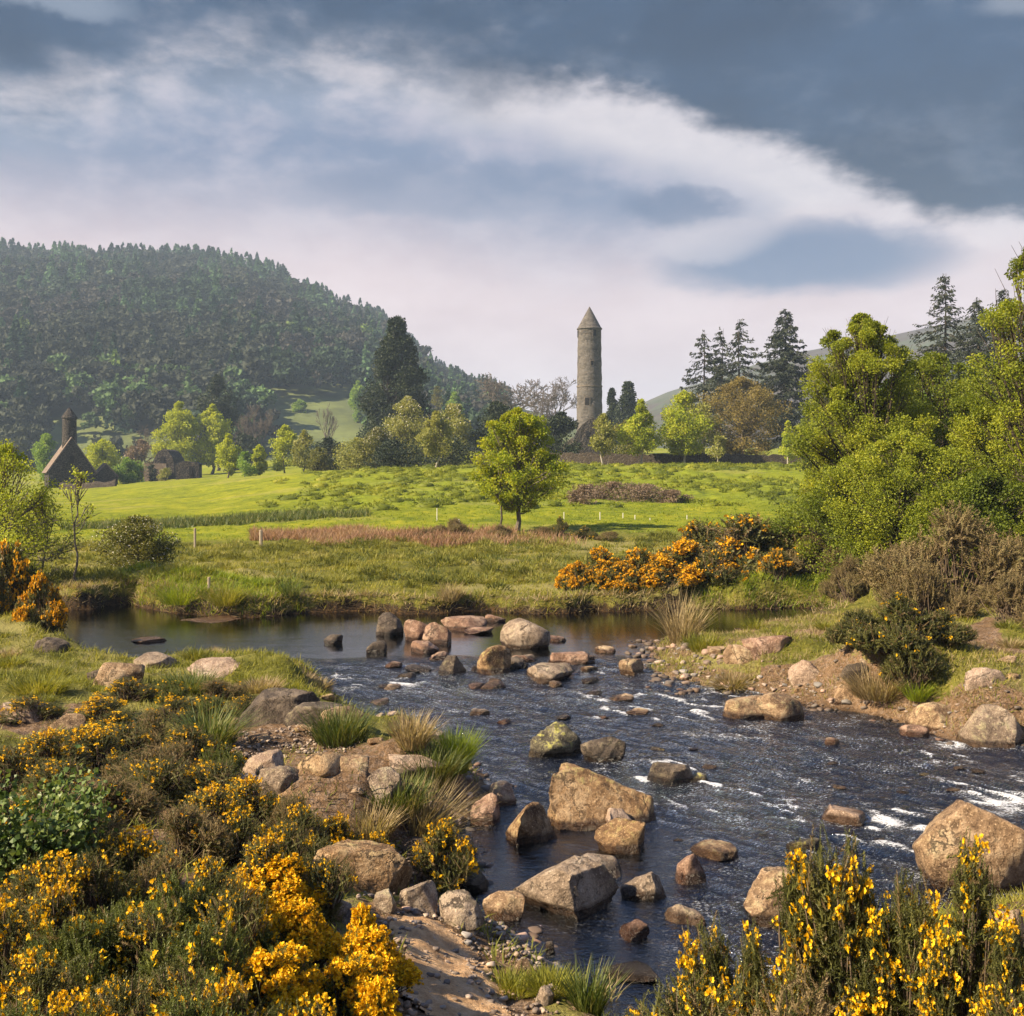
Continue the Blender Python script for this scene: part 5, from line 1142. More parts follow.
B(618, 648, 656, 674, 'tan', 'tan angular rock at the edge of the gravel bar', 16, 20, 6, water=True)
B(500, 528, 655, 668, 'dark', 'dark low rock touching the ochre mossy boulder', 17, 0, 7, water=True)
B(546, 566, 635, 641, 'red', 'small flat rock right beside the domed grey boulder', 18, 0, 6, water=True)
B(404, 436, 664, 672, 'dark', 'low wet rock before the dark pyramid-shaped rock', 19, 0, 6, water=True)
B(528, 584, 718, 757, 'mossy', 'long rock crusted with yellow lichen in midstream', 20, 25, 9, water=True, dep=.6, tilt=12)
B(580, 626, 733, 762, 'dark', 'dark rough rock touching the yellow lichened one', 21, -10, 10, water=True, dep=.6)
B(645, 704, 760, 784, 'dark', 'dark low rock ridge in the rapids', 22, 0, 11, water=True, dep=.5)
B(688, 710, 772, 783, 'mossy', 'small lichened rock at the end of the dark ridge', 23, 0, 8, water=True)
B(516, 657, 757, 826, 'ochre', 'largest midstream boulder, ochre brown with a sunlit flat face', 24, 8, 8, water=True, dep=.62, tilt=-6)
B(498, 560, 799, 844, 'ochre', 'ochre block in front of the largest midstream boulder', 125, 12, 8, water=True, dep=.7)
B(594, 649, 814, 852, 'ochre', 'wedge-shaped rock in front of the largest boulder', 26, -18, 7, water=True, dep=.75, tilt=-16)
B(600, 636, 806, 830, 'pale', 'pale slab wedged between the largest boulder and the wedge rock', 27, 0, 7, water=True)
B(470, 506, 790, 826, 'red', 'reddish block against the grassy bank beside the largest boulder', 28, 8, 7, water=True)
B(489, 516, 778, 806, 'grey', 'rounded grey block touching the largest boulder', 29, 0, 7, water=True, round_=.4)
B(513, 620, 852, 914, 'grey', 'long pale tilted slab lying in the quiet water', 30, -14, 7, water=True, dep=.62, tilt=-13, flat=.25)
B(560, 622, 852, 880, 'grey', 'dark-edged end of the tilted slab', 31, 10, 6, water=True, dep=.6, flat=.3, tilt=-6)
B(620, 675, 868, 900, 'grey', 'pointed grey rock beside the long tilted slab', 32, 10, 6, water=True, dep=.6, tilt=-10)
B(672, 706, 850, 883, 'red', 'small square pinkish rock in the quiet water', 33, 20, 8, water=True)
B(688, 736, 842, 859, 'tan', 'flat tan rock behind the square pinkish rock', 34, 0, 6, flat=.35, water=True)
B(664, 704, 902, 924, 'grey', 'low grey rock half behind the gorse sprays', 35, 0, 7, water=True)
B(618, 650, 918, 939, 'red', 'small slanted pinkish stone in the quiet water', 36, 0, 8, water=True, tilt=-18)
B(603, 661, 964, 982, 'dark', 'dark flat stone barely above the quiet water', 37, 0, 6, flat=.4, water=True)
B(545, 555, 940, 953, 'dark', 'tiny dark upright stone in the quiet water', 38, 0, 7, water=True)
B(786, 821, 835, 852, 'mossy', 'dark lichened stone under the gorse spray tip', 39, 0, 8, water=True)
B(740, 812, 864, 922, 'tan', 'tan boulder half hidden by the green gorse spray', 40, 10, 7, round_=.4)
B(908, 1046, 780, 890, 'tan', 'massive tan boulder with a dark undercut at the water edge', 45, -8, 8, water=True, dep=.75, round_=.25, tilt=8)
B(950, 1026, 700, 749, 'grey', 'big grey and tan boulder below the eroded bank', 42, 6, 6, round_=.55)
B(910, 966, 702, 731, 'tan', 'rounded tan boulder next to the big grey and tan one', 43, 0, 5, round_=.7)
B(898, 928, 725, 738, 'red', 'small reddish stone at the water edge below the bank', 44, 0, 6, round_=.5)
B(719, 772, 692, 719, 'tan', 'smooth tan boulder, lower half of a pair in the rapids', 145, 10, 4, water=True, round_=.9, dep=.8)
B(750, 803, 690, 720, 'tan', 'smooth tan boulder, higher half of a pair in the rapids', 46, -10, 4, water=True, round_=.9, dep=.8)
B(830, 863, 687, 708, 'tan', 'pointed tan rock on the pebble edge', 47, 0, 6, round_=.4)
B(868, 962, 942, 1014, 'pale', 'pale flat boulder beneath the flowering gorse sprays', 48, 8, 6, round_=.4, flat=.2)
B(822, 874, 804, 824, 'pale', 'pale stone with white water beside it', 49, 0, 6, water=True)
B(824, 840, 736, 744, 'red', 'tiny red stone in the rapids', 50, 0, 6, water=True)
B(985, 1030, 905, 960, 'tan', 'tan boulder behind the tall flowering gorse', 51, 0, 6, round_=.4)
# near bank
B(94, 146, 660, 688, 'tan', 'tan humped rock at the tip of the grassy spit', 52, 0, 6, round_=.5, dep=.7)
B(132, 178, 652, 668, 'grey', 'long thin rock at the tip of the grassy spit', 53, 0, 7, flat=.2)
B(188, 250, 657, 678, 'pale', 'long pale sandstone ledge on the spit', 54, 3, 7, flat=.3)
B(34, 68, 637, 654, 'dark', 'dark rock at the water under the smaller orange gorse', 55, 0, 8)
B(84, 104, 668, 680, 'dark', 'dark stone at the foot of the tan humped rock', 56, 0, 7)
B(240, 326, 686, 724, 'dark', 'dark earthy rock block capped with turf at the spit end', 57, 4, 9, dep=.5)
B(286, 352, 700, 726, 'dark', 'dark flat ledge at the foot of the turf-capped block', 58, 0, 7, flat=.3)
B(320, 372, 704, 728, 'tan', 'flat tan ledge sloping into the rapids', 59, 5, 7, flat=.4)
B(298, 352, 751, 777, 'ochre', 'ochre rock between the sandy tread and the rushes', 60, 0, 7, round_=.4)
B(240, 290, 747, 774, 'pale', 'pale cracked rock beside the sandy tread', 61, 0, 11)
B(258, 312, 764, 792, 'grey', 'pale grey rock in front of the cracked one', 62, 15, 10)
B(228, 270, 772, 800, 'pale', 'low pale rock at the edge of the flowering gorse', 63, 0, 8)
B(334, 372, 757, 776, 'tan', 'small tan rock between the ochre rock and the rush clump', 64, 0, 9)
B(386, 446, 752, 786, 'pale', 'pale angular slab under the bright grass clump', 65, 8, 6, flat=.3, tilt=6)
B(356, 402, 768, 800, 'grey', 'grey rock pile below the pale angular slab', 66, 0, 10)
B(312, 428, 838, 892, 'ochre', 'wide brown earthy rock face below the dry grass', 67, 5, 8, dep=.5)
B(398, 440, 834, 872, 'dark', 'dark rock at the end of the brown earthy rock face', 68, 0, 8)
B(372, 398, 888, 912, 'grey', 'small grey stone at the head of the sandy path', 69, 0, 7)
B(396, 438, 880, 914, 'grey', 'grey stone in the pile above the sandy path', 70, 10, 8)
B(438, 486, 890, 930, 'grey', 'flat-topped pale block at the water beside the sandy path', 71, 12, 7, flat=.3)
B(482, 526, 892, 922, 'tan', 'brown flat block between the path and the tilted slab', 72, -5, 7, flat=.3)
B(440, 498, 866, 892, 'dark', 'dark broken rock at the water above the flat-topped block', 73, 0, 10)
B(318, 352, 896, 920, 'pale', 'pale stone among the brightest gorse flowers', 74, 0, 7)
B(340, 372, 908, 934, 'grey', 'grey rounded stone behind the brightest gorse', 75, 0, 6, round_=.5)
B(304, 332, 918, 946, 'red', 'pinkish stone among the brightest gorse flowers', 76, 0, 6)
B(506, 532, 958, 984, 'tan', 'small tan stone at the grassy edge of the path', 77, 0, 7)
B(536, 556, 986, 1008, 'grey', 'small grey stone under the rushes at the water', 78, 0, 7)
B(680, 724, 996, 1030, 'tan', 'tan stone at the foot of the gorse sprays by the water', 79, 0, 7)
B(0, 52, 700, 724, 'pale', 'pale flat rock ledge in the grass of the near bank', 80, 0, 6, flat=.4)
B(52, 90, 712, 732, 'tan', 'tan rock beside the pale flat ledge', 81, 0, 7)
B(740, 792, 634, 654, 'red', 'crumbling reddish outcrop facing the back pool', 82, 0, 11, dep=.4)
B(724, 768, 646, 666, 'tan', 'brown earthy outcrop above the pale tussock', 83, 0, 11, dep=.4)
B(790, 828, 660, 682, 'pale', 'pale earthy outcrop above the pointed tan rock', 84, 0, 11, dep=.4)
B(960, 1010, 668, 690, 'pale', 'pale eroded outcrop above the big grey and tan boulder', 85, 0, 11, dep=.4)
B(840, 880, 668, 690, 'dark', 'dark earthy outcrop under the low gorse', 86, 0, 11, dep=.4)
rng = np.random.default_rng(5)
for i in range(26):
    px = rng.uniform(380, 640); row = rng.uniform(652, 690) if i < 18 else rng.uniform(690, 725); w = rng.uniform(6, 14)
    B(px-w, px+w, row-w*.62, row, ['dark', 'red', 'grey', 'tan'][i % 4], 'small wet stone among others scattered along the riffle', 200+i, rng.uniform(0, 90), 7, group='small wet stones along the riffle', water=True, name='river_stone', cat='stone')
for i in range(24):
    px = rng.uniform(640, 1000); row = rng.uniform(720, 860); w = rng.uniform(4, 9)
    B(px-w, px+w, row-w*.45, row, ['dark', 'dark', 'mossy', 'grey'][i % 4], 'small dark stone breaking the surface of the rapids', 240+i, 0, 7, group='small stones in the rapids', water=True, name='river_stone', cat='stone')
for i in range(44):
    if i < 26: px, row = rng.uniform(180, 470), rng.uniform(690, 800)
    else: px, row = rng.uniform(700, 1020), rng.uniform(650, 740)
    g = ground_hit(px, row); w = rng.uniform(5, 13)
    if g is None or shore_sd(g[:1], g[1:2])[0] < .15: continue
    B(px-w, px+w, row-w*.7, row, ['tan', 'pale', 'grey', 'ochre'][i % 4], 'small broken stone among others on the near bank' if i < 26 else 'small broken stone among others on the eroded bank', 320+i, rng.uniform(0, 90), 9, group='broken stones on the near bank' if i < 26 else 'broken stones on the eroded bank', name='bank_stone', cat='stone')
for i, (px, row, w, h, lab) in enumerate([(212, 622, 34, 6, 'long low mud bank in the calm pool under the turf mounds'), (152, 642, 20, 7, 'low mud islet with dead stalks in the calm pool')]):
    B(px-w, px+w, row-h, row, 'pale', lab, 280+i, 0, 4, flat=.5, water=True, name='mud_bank', cat='mud bank', dep=.9, dz=-.03)
def gravel():
    rng = np.random.default_rng(9); mb = MB(); tp = [rock_geo(300+k, (1, .85, .6), 2, 6) for k in range(6)]
    n = 9000; D = rng.uniform(7, 25, n); px = rng.uniform(360, 1080, n); x = px2x(px, D); sd = shore_sd(x, D)
    bar = (px > 628) & (px < 730) & (D > 17.5) & (D < 23.5); edge = (px > 690) & (D > 13) & (D < 20); lb = (px < 560) & (D < 13.5)
    lim = np.where(bar, .9, np.where(edge, .5, .35)); lo = np.where(bar, -.9, -.3)
    trod = ((poly_sd(PATH_W, x, D) < .25) | (poly_sd(TREAD_W, x, D) < .3) | (poly_sd(LEDGE_W, x, D) < .2)) & (rng.random(n) < .5)
    k = np.nonzero(((bar | edge | lb) & (sd > lo) & (sd < lim*rng.uniform(.4, 1.5, n))) | (trod & (sd > .1)))[0]
    z = np.maximum(H(x[k], D[k], sd[k]), -.05)
    for i, zz in zip(k, z):
        s = (.022+.06*rng.random()**2.6)*(.55 if trod[i] else 1); s *= 1.35 if bar[i] else 1
        V, T = tp[rng.integers(6)]; a = rng.random()*6.28; c, q = math.cos(a), math.sin(a)
        W = np.stack([(V[:, 0]*c-V[:, 1]*q)*s+x[i], (V[:, 0]*q+V[:, 1]*c)*s+D[i], V[:, 2]*s+zz+s*.25], 1)
        col = np.array([(.20, .145, .11), (.27, .21, .17), (.14, .11, .09), (.30, .20, .15), (.22, .2, .185)][rng.integers(5)])*rng.uniform(.6, 1.25)
        mb.add(W, T, True, col)
    n = 14000; D = rng.uniform(5.5, 13, n); px = rng.uniform(170, 560, n); x = px2x(px, D); sd = shore_sd(x, D)
    k = np.nonzero(((poly_sd(PATH_W, x, D) < .3) & (rng.random(n) < .3) | (poly_sd(TREAD_W, x, D) < .3) | ((sd < .6) & (D < 10) & (poly_sd(PATH_W, x, D) > 0))) & (sd > .03))[0]; z = H(x[k], D[k], sd[k])
    for i, zz in zip(k[:3000], z):
        s = .008+.022*rng.random()**2.5; V, T = tp[rng.integers(6)]; a = rng.random()*6.28; c, q = math.cos(a), math.sin(a)
        mb.add(np.stack([(V[:, 0]*c-V[:, 1]*q)*s+x[i], (V[:, 0]*q+V[:, 1]*c)*s+D[i], V[:, 2]*s+zz+s*.3+.008], 1), T, True, np.array([(.22, .16, .115), (.30, .235, .18), (.15, .115, .09)][rng.integers(3)])*rng.uniform(.6, 1.3))
    m, T_, o = new_mat('gravel'); c = T_.add('ShaderNodeAttribute', attribute_name='tint').outputs[0]
    pz = T_.add('ShaderNodeSeparateXYZ', ins={0: T_.add('ShaderNodeNewGeometry').outputs['Position']}).outputs[2]; wet = T_.step(pz, .07, .02)
    wc = T_.add('ShaderNodeVectorMath', operation='MULTIPLY', ins={0: c, 1: (.4, .35, .3)}).outputs[0]
    b = T_.add('ShaderNodeBsdfPrincipled', ins={'Base Color': T_.mix(wet, c, wc), 'Roughness': .7}); T_.l.new(b.outputs[0], o.inputs[0])
    ob = mb.build('gravel', m); tag(ob, 'pebbles along the stream edge and gravel bar', kind='stuff')
gravel()

# ---------------------------------------------------------------- grass, rushes
M['tussock'] = leaf_mat('tussock grass', [(.04, .055, .010), (.11, .12, .016), (.20, .20, .03), (.32, .28, .10)], .3, .65, clump=.6, cscale=.5)
land = lambda lo: (lambda x, y, px, sd, rng: sd > lo)
def m_far(x, y, px, sd, rng): return (sd > .02) & (fbm(x*.7, y*.7, o=3, seed=101)+.5*rng.random(len(x)) > -.05)
scatter_grass('bank_grass', 'grass', -120, 900, 26.5, 46, 78000, .20, .022, 1, m_far, 'rough yellow green grass on the far bank', .55, 12)
def m_edge(x, y, px, sd, rng): return (sd > -.02) & (sd < .42) & (y > 25.5)
scatter_grass('bank_edge_grass', 'strawgrass', -120, 850, 25.8, 31, 60000, .30, .02, 2, m_edge, 'long dead grass hanging over the far bank edge', .9)
def m_lushbank(x, y, px, sd, rng): return (sd > .0) & (((px > 690) & (px < 850)) | ((px > 120) & (px < 300)))
scatter_grass('bank_lush_grass', 'lushgrass', 60, 850, 26.5, 31.5, 34000, .26, .02, 3, m_lushbank, 'lush green grass on the bank below the gorse', .5, 14)
def m_near(x, y, px, sd, rng):
    p = fbm(x*.8, y*.8, o=4, seed=41); rb = (px > 630)
    bare = (poly_sd(TREAD_W, x, y) < .1) | (poly_sd(LEDGE_W, x, y) < .1) | (poly_sd(PATH_W, x, y) < .02)
    return (sd > .18) & ~bare & np.where(rb, p+.6*fbm(x*2.5, y*2.5, o=3, seed=42) < .12, p < .35)
scatter_grass('near_grass', 'tussock', -80, 660, 6.5, 25.5, 46000, .14, .011, 4, m_near, 'short rough grass on the near bank', .6, 14)
scatter_grass('near_grass', 'grass', -60, 330, 15.5, 25, 14000, .17, .012, 5, m_near, 'fresh green grass on the near spit', .5, 18)
scatter_grass('eroded_bank_grass', 'grass', 640, 1060, 12.5, 25.5, 40000, .15, .012, 6, m_near, 'patchy grass on the eroded bank', .6, 14)
scatter_grass('eroded_bank_straw', 'strawgrass', 640, 1060, 12.5, 25.5, 40000, .15, .011, 7, lambda x, y, px, sd, rng: (sd > .12) & (sd < 2.6), 'dead straw grass along the eroded bank', .9, 20)
def m_rush(x, y, px, sd, rng): return (px < 500+90*rng.random(len(x))**2) & (np.abs(y-np.interp(px, [120, 260, 420, 560, 640], [60, 49.5, 47, 45.5, 45])) < np.interp(px, [120, 260, 420, 560, 640], [3, 4.2, 4.6, 2.6, .9])*(.7+.6*fbm(x*.4, y*.4, o=2, seed=103)))
scatter_grass('brown_rushes', 'rush', 250, 620, 38, 58, 60000, .42, .03, 8, m_rush, 'strip of brown rushes across the field', .35)
def m_dark(x, y, px, sd, rng): return np.abs(y-np.interp(px, [60, 130, 260, 360], [60, 62, 63, 62])) < np.interp(px, [60, 130, 260, 360], [2, 3, 4, 2])
scatter_grass('dark_rushes', 'rushgreen', 60, 370, 54, 70, 22000, .5, .04, 9, m_dark, 'dark rushes along the wet edge of the bright field', .4)
def m_hollow(x, y, px, sd, rng): return (fbm(x*.35, y*.5, o=3, seed=104) > .08) & (sd > .3)
scatter_grass('rough_tufts', 'rushgreen', -60, 700, 29, 46, 22000, .24, .022, 10, m_hollow, 'dark rough tufts in the grass beyond the stream', .55, 40)
def m_field(x, y, px, sd, rng): return (px < 900)
scatter_grass('field_grass', 'lushgrass', -40, 900, 46, 75, 40000, .12, .035, 11, m_field, 'short bright grass of the field', .5, 10)

def tussocks():
    rng = np.random.default_rng(31); mb = MB()
    n = 900; D = np.sqrt(rng.uniform(28.5**2, 46**2, n)); px = rng.uniform(-60, 720, n); x = px2x(px, D); sd = shore_sd(x, D)
    k = (sd > .5) & (fbm(x*.3, D*.6, o=3, seed=106)+.3*rng.normal(size=n) > 0); x, D = x[k], D[k]; z = H(x, D)
    for i in range(len(x)):
        r = rng.uniform(.15, .55); h = r*rng.uniform(.55, .95); m = 130; q = rng.normal(size=(m, 3)); q[:, 2] = np.abs(q[:, 2]); q /= np.linalg.norm(q, axis=1, keepdims=True)
        blades(mb, q*[r*.8, r*.7, h*.6]+[x[i], D[i], z[i]-.03], q*[1, 1, .5]+rng.normal(0, .3, (m, 3))+[0, 0, .7], rng.uniform(.10, .26, m), .022, rng)
    o = mb.build('rough_tussocks', M['tussock']); tag(o, 'rough olive tussocks in the grass between stream and field', kind='stuff')
tussocks()
def loose_tufts():
    rng = np.random.default_rng(33)
    spots = []
    while len(spots) < 46:
        if len(spots) < 24: px, D = rng.uniform(690, 1030), rng.uniform(14.5, 24)
        else: px, D = rng.uniform(0, 340), rng.uniform(13, 21)
        x = px2x(px, D); sd = float(shore_sd(np.array([x]), np.array([D]))[0])
        if sd > .25: spots.append((px, D))
    for i, (px, D) in enumerate(spots):
        rb = i < 24
        tuft(['grass', 'strawgrass', 'tussock'][i % 3], 'one of many small grass tufts dotted over the eroded bank' if rb else 'one of many small grass tufts dotted over the grassy spit', px, 0, rng.uniform(20, 44), rng.uniform(9, 18), 260, 300+i, .9, D=D, wid=.014, group='grass tufts on the eroded bank' if rb else 'grass tufts on the grassy spit')
loose_tufts()
scatter_grass('near_grass', 'grass', 600, 1060, 4.5, 9.2, 16000, .13, .009, 15, lambda x, y, px, sd, rng: sd > .1, 'short grass under the gorse sprays', .6, 14)
def hummocks():
    rng = np.random.default_rng(12); n = 1700; D = np.sqrt(rng.uniform(66**2, 113**2, n)); px = rng.uniform(262, 880, n); x = px2x(px, D)
    k = (fbm(x*.16, D*.16, o=3, seed=105)+.25*rng.normal(size=n) > -.02) & (px > 262+np.maximum(0, (D-85))*2.5*0+rng.uniform(0, 90, n)); x, D = x[k], D[k]; z = H(x, D)
    mb = MB()
    for i in range(len(x)):
        r = rng.uniform(.3, .85); h = r*rng.uniform(.32, .55); m = 60; DV, DT = ico(2); mb.add(DV*[r*.93, r*.75, h*.9]+[x[i], D[i], z[i]-.03], DT, True); q = rng.normal(size=(m, 3)); q[:, 2] = np.abs(q[:, 2]); q /= np.linalg.norm(q, axis=1, keepdims=True)
        p = q*[r, r*.8, h]+[x[i], D[i], z[i]-.03]
        mb.add(*inst(BL_V, BL_T, frames(q*[1, 1, .4]+rng.normal(0, .4, (m, 3))+[0, 0, .5], rng, rng.uniform(.10, .24, m), .07), p))
    o = mb.build('hummock_grass', M['hummock']); tag(o, 'tussocky green hummocks covering the slope', kind='stuff')
M['hummock'] = leaf_mat('hummock grass', [(.07, .095, .008), (.125, .155, .010), (.19, .215, .012), (.27, .27, .02)], .35, .6, clump=.55, cscale=.22)
hummocks()
tuft('lushgrass', 'bright green grass clump at the rapids edge', 456, 772, 40, 50, 700, 1, .35, wid=.012)
tuft('rushgreen', 'dark rushes around the bright green grass clump', 432, 782, 70, 46, 700, 2, .55, name='rush_clump', cat='rushes')
tuft('strawgrass', 'brown dead grass clump at the rapids edge', 412, 752, 44, 44, 420, 3, .5)
tuft('rushgreen', 'green rushes between the flat ledge and the rapids', 340, 744, 76, 50, 700, 4, .5, name='rush_clump', cat='rushes')
tuft('strawgrass', 'long dry straw grass leaning over the brown rock face', 424, 842, 56, 76, 420, 5, .55, dirx=.35)
tuft('strawgrass', 'short dry straw grass behind the brown rock face', 372, 834, 70, 40, 420, 6, .6)
tuft('rushgreen', 'dark green tuft under the pale angular slab', 396, 812, 90, 44, 600, 7, .6)
tuft('rushgreen', 'rush clump standing in the water by the sandy path', 588, 1012, 44, 62, 260, 8, .3, name='rush_clump', cat='rushes', wid=.009)
tuft('grass', 'low green grass at the water edge of the path', 552, 990, 80, 26, 800, 9, .7, wid=.008)
tuft('grass', 'green grass beside the sandy path', 512, 990, 80, 24, 800, 10, .7, wid=.008)
tuft('lushgrass', 'small green tuft beside the flat-topped pale block', 460, 888, 26, 36, 160, 11, .35, wid=.008)
tuft('strawgrass', 'tall orange straw tussock beside the gravel bar', 682, 644, 40, 62, 340, 12, .45, wid=.014)
tuft('strawgrass', 'pale combed tussock drooping into the stream', 732, 688, 52, 22, 700, 13, 1.1, wid=.014, droop=.5)
tuft('grass', 'olive tussock behind the pale combed one', 706, 650, 52, 26, 500, 14, .7, wid=.014)
tuft('lushgrass', 'bright green tuft below the dark green gorse', 918, 706, 34, 26, 260, 15, .6)
tuft('strawgrass', 'dead grass curtain hanging under the dark green gorse', 878, 702, 80, 40, 800, 16, .8)
tuft('grass', 'green tussock on the near bank behind the flat ledge', 40, 694, 80, 30, 800, 17, .8)
tuft('strawgrass', 'dry tussock on top of the turf-capped block', 262, 690, 60, 18, 500, 18, .8)
tuft('rushgreen', 'ferny dark shrub tuft at the edge of the sandy tread', 210, 748, 60, 60, 420, 19, .8, name='broom_clump', cat='broom', wid=.014)
tuft('rushgreen', 'dark rush tuft on the turf-capped block', 190, 690, 70, 30, 500, 20, .8)
tuft('grass', 'dark green tuft hanging over the far bank mud', 227, 606, 46, 30, 500, 21, .8)
tuft('lushgrass', 'lush green tuft on the far bank by the mud bank', 180, 604, 60, 30, 500, 22, .8)
tuft('rushgreen', 'dark rush tuft on the far bank past the short post', 290, 600, 26, 26, 200, 23, .5)
tuft('strawgrass', 'brown stalk tuft on the far bank edge below the maple', 450, 606, 30, 24, 300, 24, .5)
for i, px in enumerate((655, 664, 675)):
    tuft('strawgrass', 'thin dead stalks around the small grey stone', 600+px*.0+i*6, 1000, 14, 30+i*4, 14, 30+i, .5, name='dead_stalks', cat='stalks', group='dead stalks at the path edge', wid=.007)

# ---------------------------------------------------------------- the gorse close by
ng = 'gorse bushes crowding the near bank'
near = [('sparse', 130, 672, 12.6, 66, 'furthest flowering gorse of the near bank, in the grass'), ('sparse', 175, 690, 11.6, 70, 'gorse just behind the ferny dark shrub'), ('medium', 85, 715, 10.4, 96, 'gorse with scattered bloom below the pale ledge'),
        ('sparse', 15, 735, 9.6, 100, 'gorse near the pale ledge with a few flowers'), ('withered', 150, 735, 9.2, 110, 'brownish dry gorse in the middle of the thicket'), ('sparse', 215, 748, 8.6, 92, 'dark gorse below the ferny shrub'),
        ('medium', 250, 768, 7.8, 84, 'gorse with yellow tips beside the pale cracked rock'), ('withered', 70, 770, 8.0, 120, 'brown gorse with orange bloom above the bramble'), ('medium', 10, 790, 7.4, 100, 'yellow dotted gorse above the bramble'), ('withered', 185, 785, 7.4, 110, 'greyish withered gorse between flowering ones'),
        ('sparse', 300, 792, 7.4, 84, 'dark olive gorse in front of the rocks'), ('medium', 130, 810, 6.6, 100, 'orange flecked upright gorse in mid thicket'), ('medium', 270, 822, 6.4, 90, 'gorse with a row of yellow blooms above the brightest one'), ('sparse', 210, 840, 6.0, 110, 'green gorse with shaded base in mid thicket'),
        ('green', 170, 858, 5.5, 120, 'fresh green gorse tips with hardly a flower'), ('medium', 60, 866, 5.4, 110, 'gorse flowering beside the bramble'), ('medium', 5, 876, 5.0, 110, 'orange flowering gorse under the bramble'), ('green', 110, 893, 4.9, 120, 'green gorse low in the thicket'), ('green', 195, 905, 4.7, 110, 'dense green gorse touching the brightest bloom'),
        ('sparse', 40, 925, 4.3, 130, 'dark gorse with small blooms low in the thicket'), ('sparse', 120, 945, 4.1, 140, 'dark green gorse in front of the thicket'), ('green', 190, 968, 3.9, 120, 'green gorse below the brightest bloom'), ('green', 30, 978, 3.8, 150, 'gorse in shade at the foot of the thicket'),
        ('heavy', 285, 850, 6.0, 84, 'orange yellow gorse behind the brightest bloom'), ('heavy', 330, 812, 7.2, 50, 'small yellow gorse at the brown rock face'), ('heavy', 252, 878, 5.0, 90, 'brightest yellow gorse in full bloom'), ('heavy', 300, 895, 4.9, 90, 'full yellow gorse between the two brightest ones'),
        ('heavy', 268, 935, 4.3, 110, 'yellow gorse blooming under the brightest one'), ('heavy', 362, 898, 5.0, 50, 'upright yellow gorse beside the sandy path head'), ('heavy', 372, 922, 4.6, 92, 'broad yellow gorse in full bloom beside the sandy path'), ('heavy', 345, 945, 4.2, 100, 'yellow gorse below the broad one by the path'), ('heavy', 380, 970, 4.1, 76, 'lowest yellow gorse touching the sandy path'), ('medium', 300, 970, 4.0, 110, 'half green gorse in front of the yellow ones'), ('medium', 232, 955, 4.2, 90, 'half green gorse beside the brightest bloom'),
        ('medium', 378, 820, 8.6, 30, 'thin flowering gorse sprig on the brown rock face'), ('sparse', 285, 805, 7.6, 70, 'dark rounded gorse beside the grey rocks')]
near += [('sparse', 30, 690, 0, 70, 'dark gorse on the grass beside the pale flat ledge'), ('medium', 100, 690, 0, 76, 'gorse with bright tips beyond the ledge gorse'), ('withered', 150, 702, 0, 70, 'dead brown gorse in the grass of the spit'), ('sparse', 190, 716, 0, 76, 'gorse standing by the sandy tread'), ('green', 225, 735, 0, 60, 'green gorse edging the sandy tread'), ('sparse', 120, 712, 0, 90, 'dense olive gorse at the top of the thicket'), ('medium', 50, 722, 0, 90, 'gorse dotted with bloom just under the flat ledge'), ('withered', 175, 730, 0, 80, 'tangled dry gorse near the sandy tread'), ('green', 205, 690, 0, 50, 'low green bush on the spit'), ('withered', 215, 672, 0, 66, 'brown heathery shrub behind the long pale ledge'), ('green', 175, 676, 0, 44, 'dark green shrub between the spit rocks'), ('sparse', 245, 688, 0, 40, 'small gorse against the turf-capped block'),
         ('medium', 340, 805, 0, 60, 'gorse with yellow flowers behind the brown rock face'), ('withered', 290, 780, 0, 70, 'dry heathery shrub in front of the cracked rocks'), ('sparse', 60, 745, 0, 100, 'dark gorse filling the gap under the pale ledge'), ('withered', 110, 760, 0, 110, 'dry brown gorse tangle under the pale ledge gorse'), ('sparse', 240, 795, 0, 90, 'olive gorse in the middle of the bank thicket'), ('medium', 45, 835, 0, 120, 'gorse dotted yellow just under the bramble'), ('sparse', 95, 835, 0, 120, 'dark gorse beside the bramble leaves'), ('withered', 155, 835, 0, 110, 'dull brown gorse under the orange flecked one'),
         ('sparse', 75, 800, 0, 120, 'shaded gorse between bramble and mid thicket'), ('sparse', 150, 890, 0, 130, 'deep green gorse in the lower thicket'), ('green', 80, 900, 0, 130, 'light green gorse in the lower thicket'), ('sparse', 230, 865, 0, 110, 'dark gorse just above the brightest bloom'), ('sparse', 180, 940, 0, 140, 'dark gorse left in shade below the dense green one'), ('medium', 70, 960, 0, 150, 'gorse with orange flowers at the foot of the thicket'), ('sparse', 325, 840, 0, 80, 'dark gorse against the brown rock face'), ('medium', 215, 775, 0, 90, 'gorse flecked yellow over the sandy tread'), ('sparse', 100, 720, 0, 80, 'olive gorse touching the scattered bloom one'), ('sparse', 160, 745, 0, 90, 'dark olive gorse behind the dry one'),
         ('sparse', 130, 1000, 0, 170, 'darkest gorse along the bottom of the thicket'), ('green', 230, 1005, 0, 150, 'green gorse along the bottom of the thicket'), ('medium', 320, 1010, 0, 130, 'half yellow gorse along the bottom of the thicket'), ('green', 20, 1005, 0, 170, 'dull green gorse along the bottom of the thicket')]
for i, (k, px, top, D, w, lab) in enumerate(near):
    D = solve_D(px, top, (.5 if k != 'heavy' else .36) if top > 700 else .36) or D or 6.0
    gorse(k, px, top, D, w, lab, i*2.1, i % 3 if k in ('medium', 'sparse', 'heavy') else i % 2, ng)
gorse('medium', 447, 806, 9.4, 34, 'slender yellow broom over the water beside the dry straw grass', .5, 4)
sp = 'gorse sprays in front of the stream'
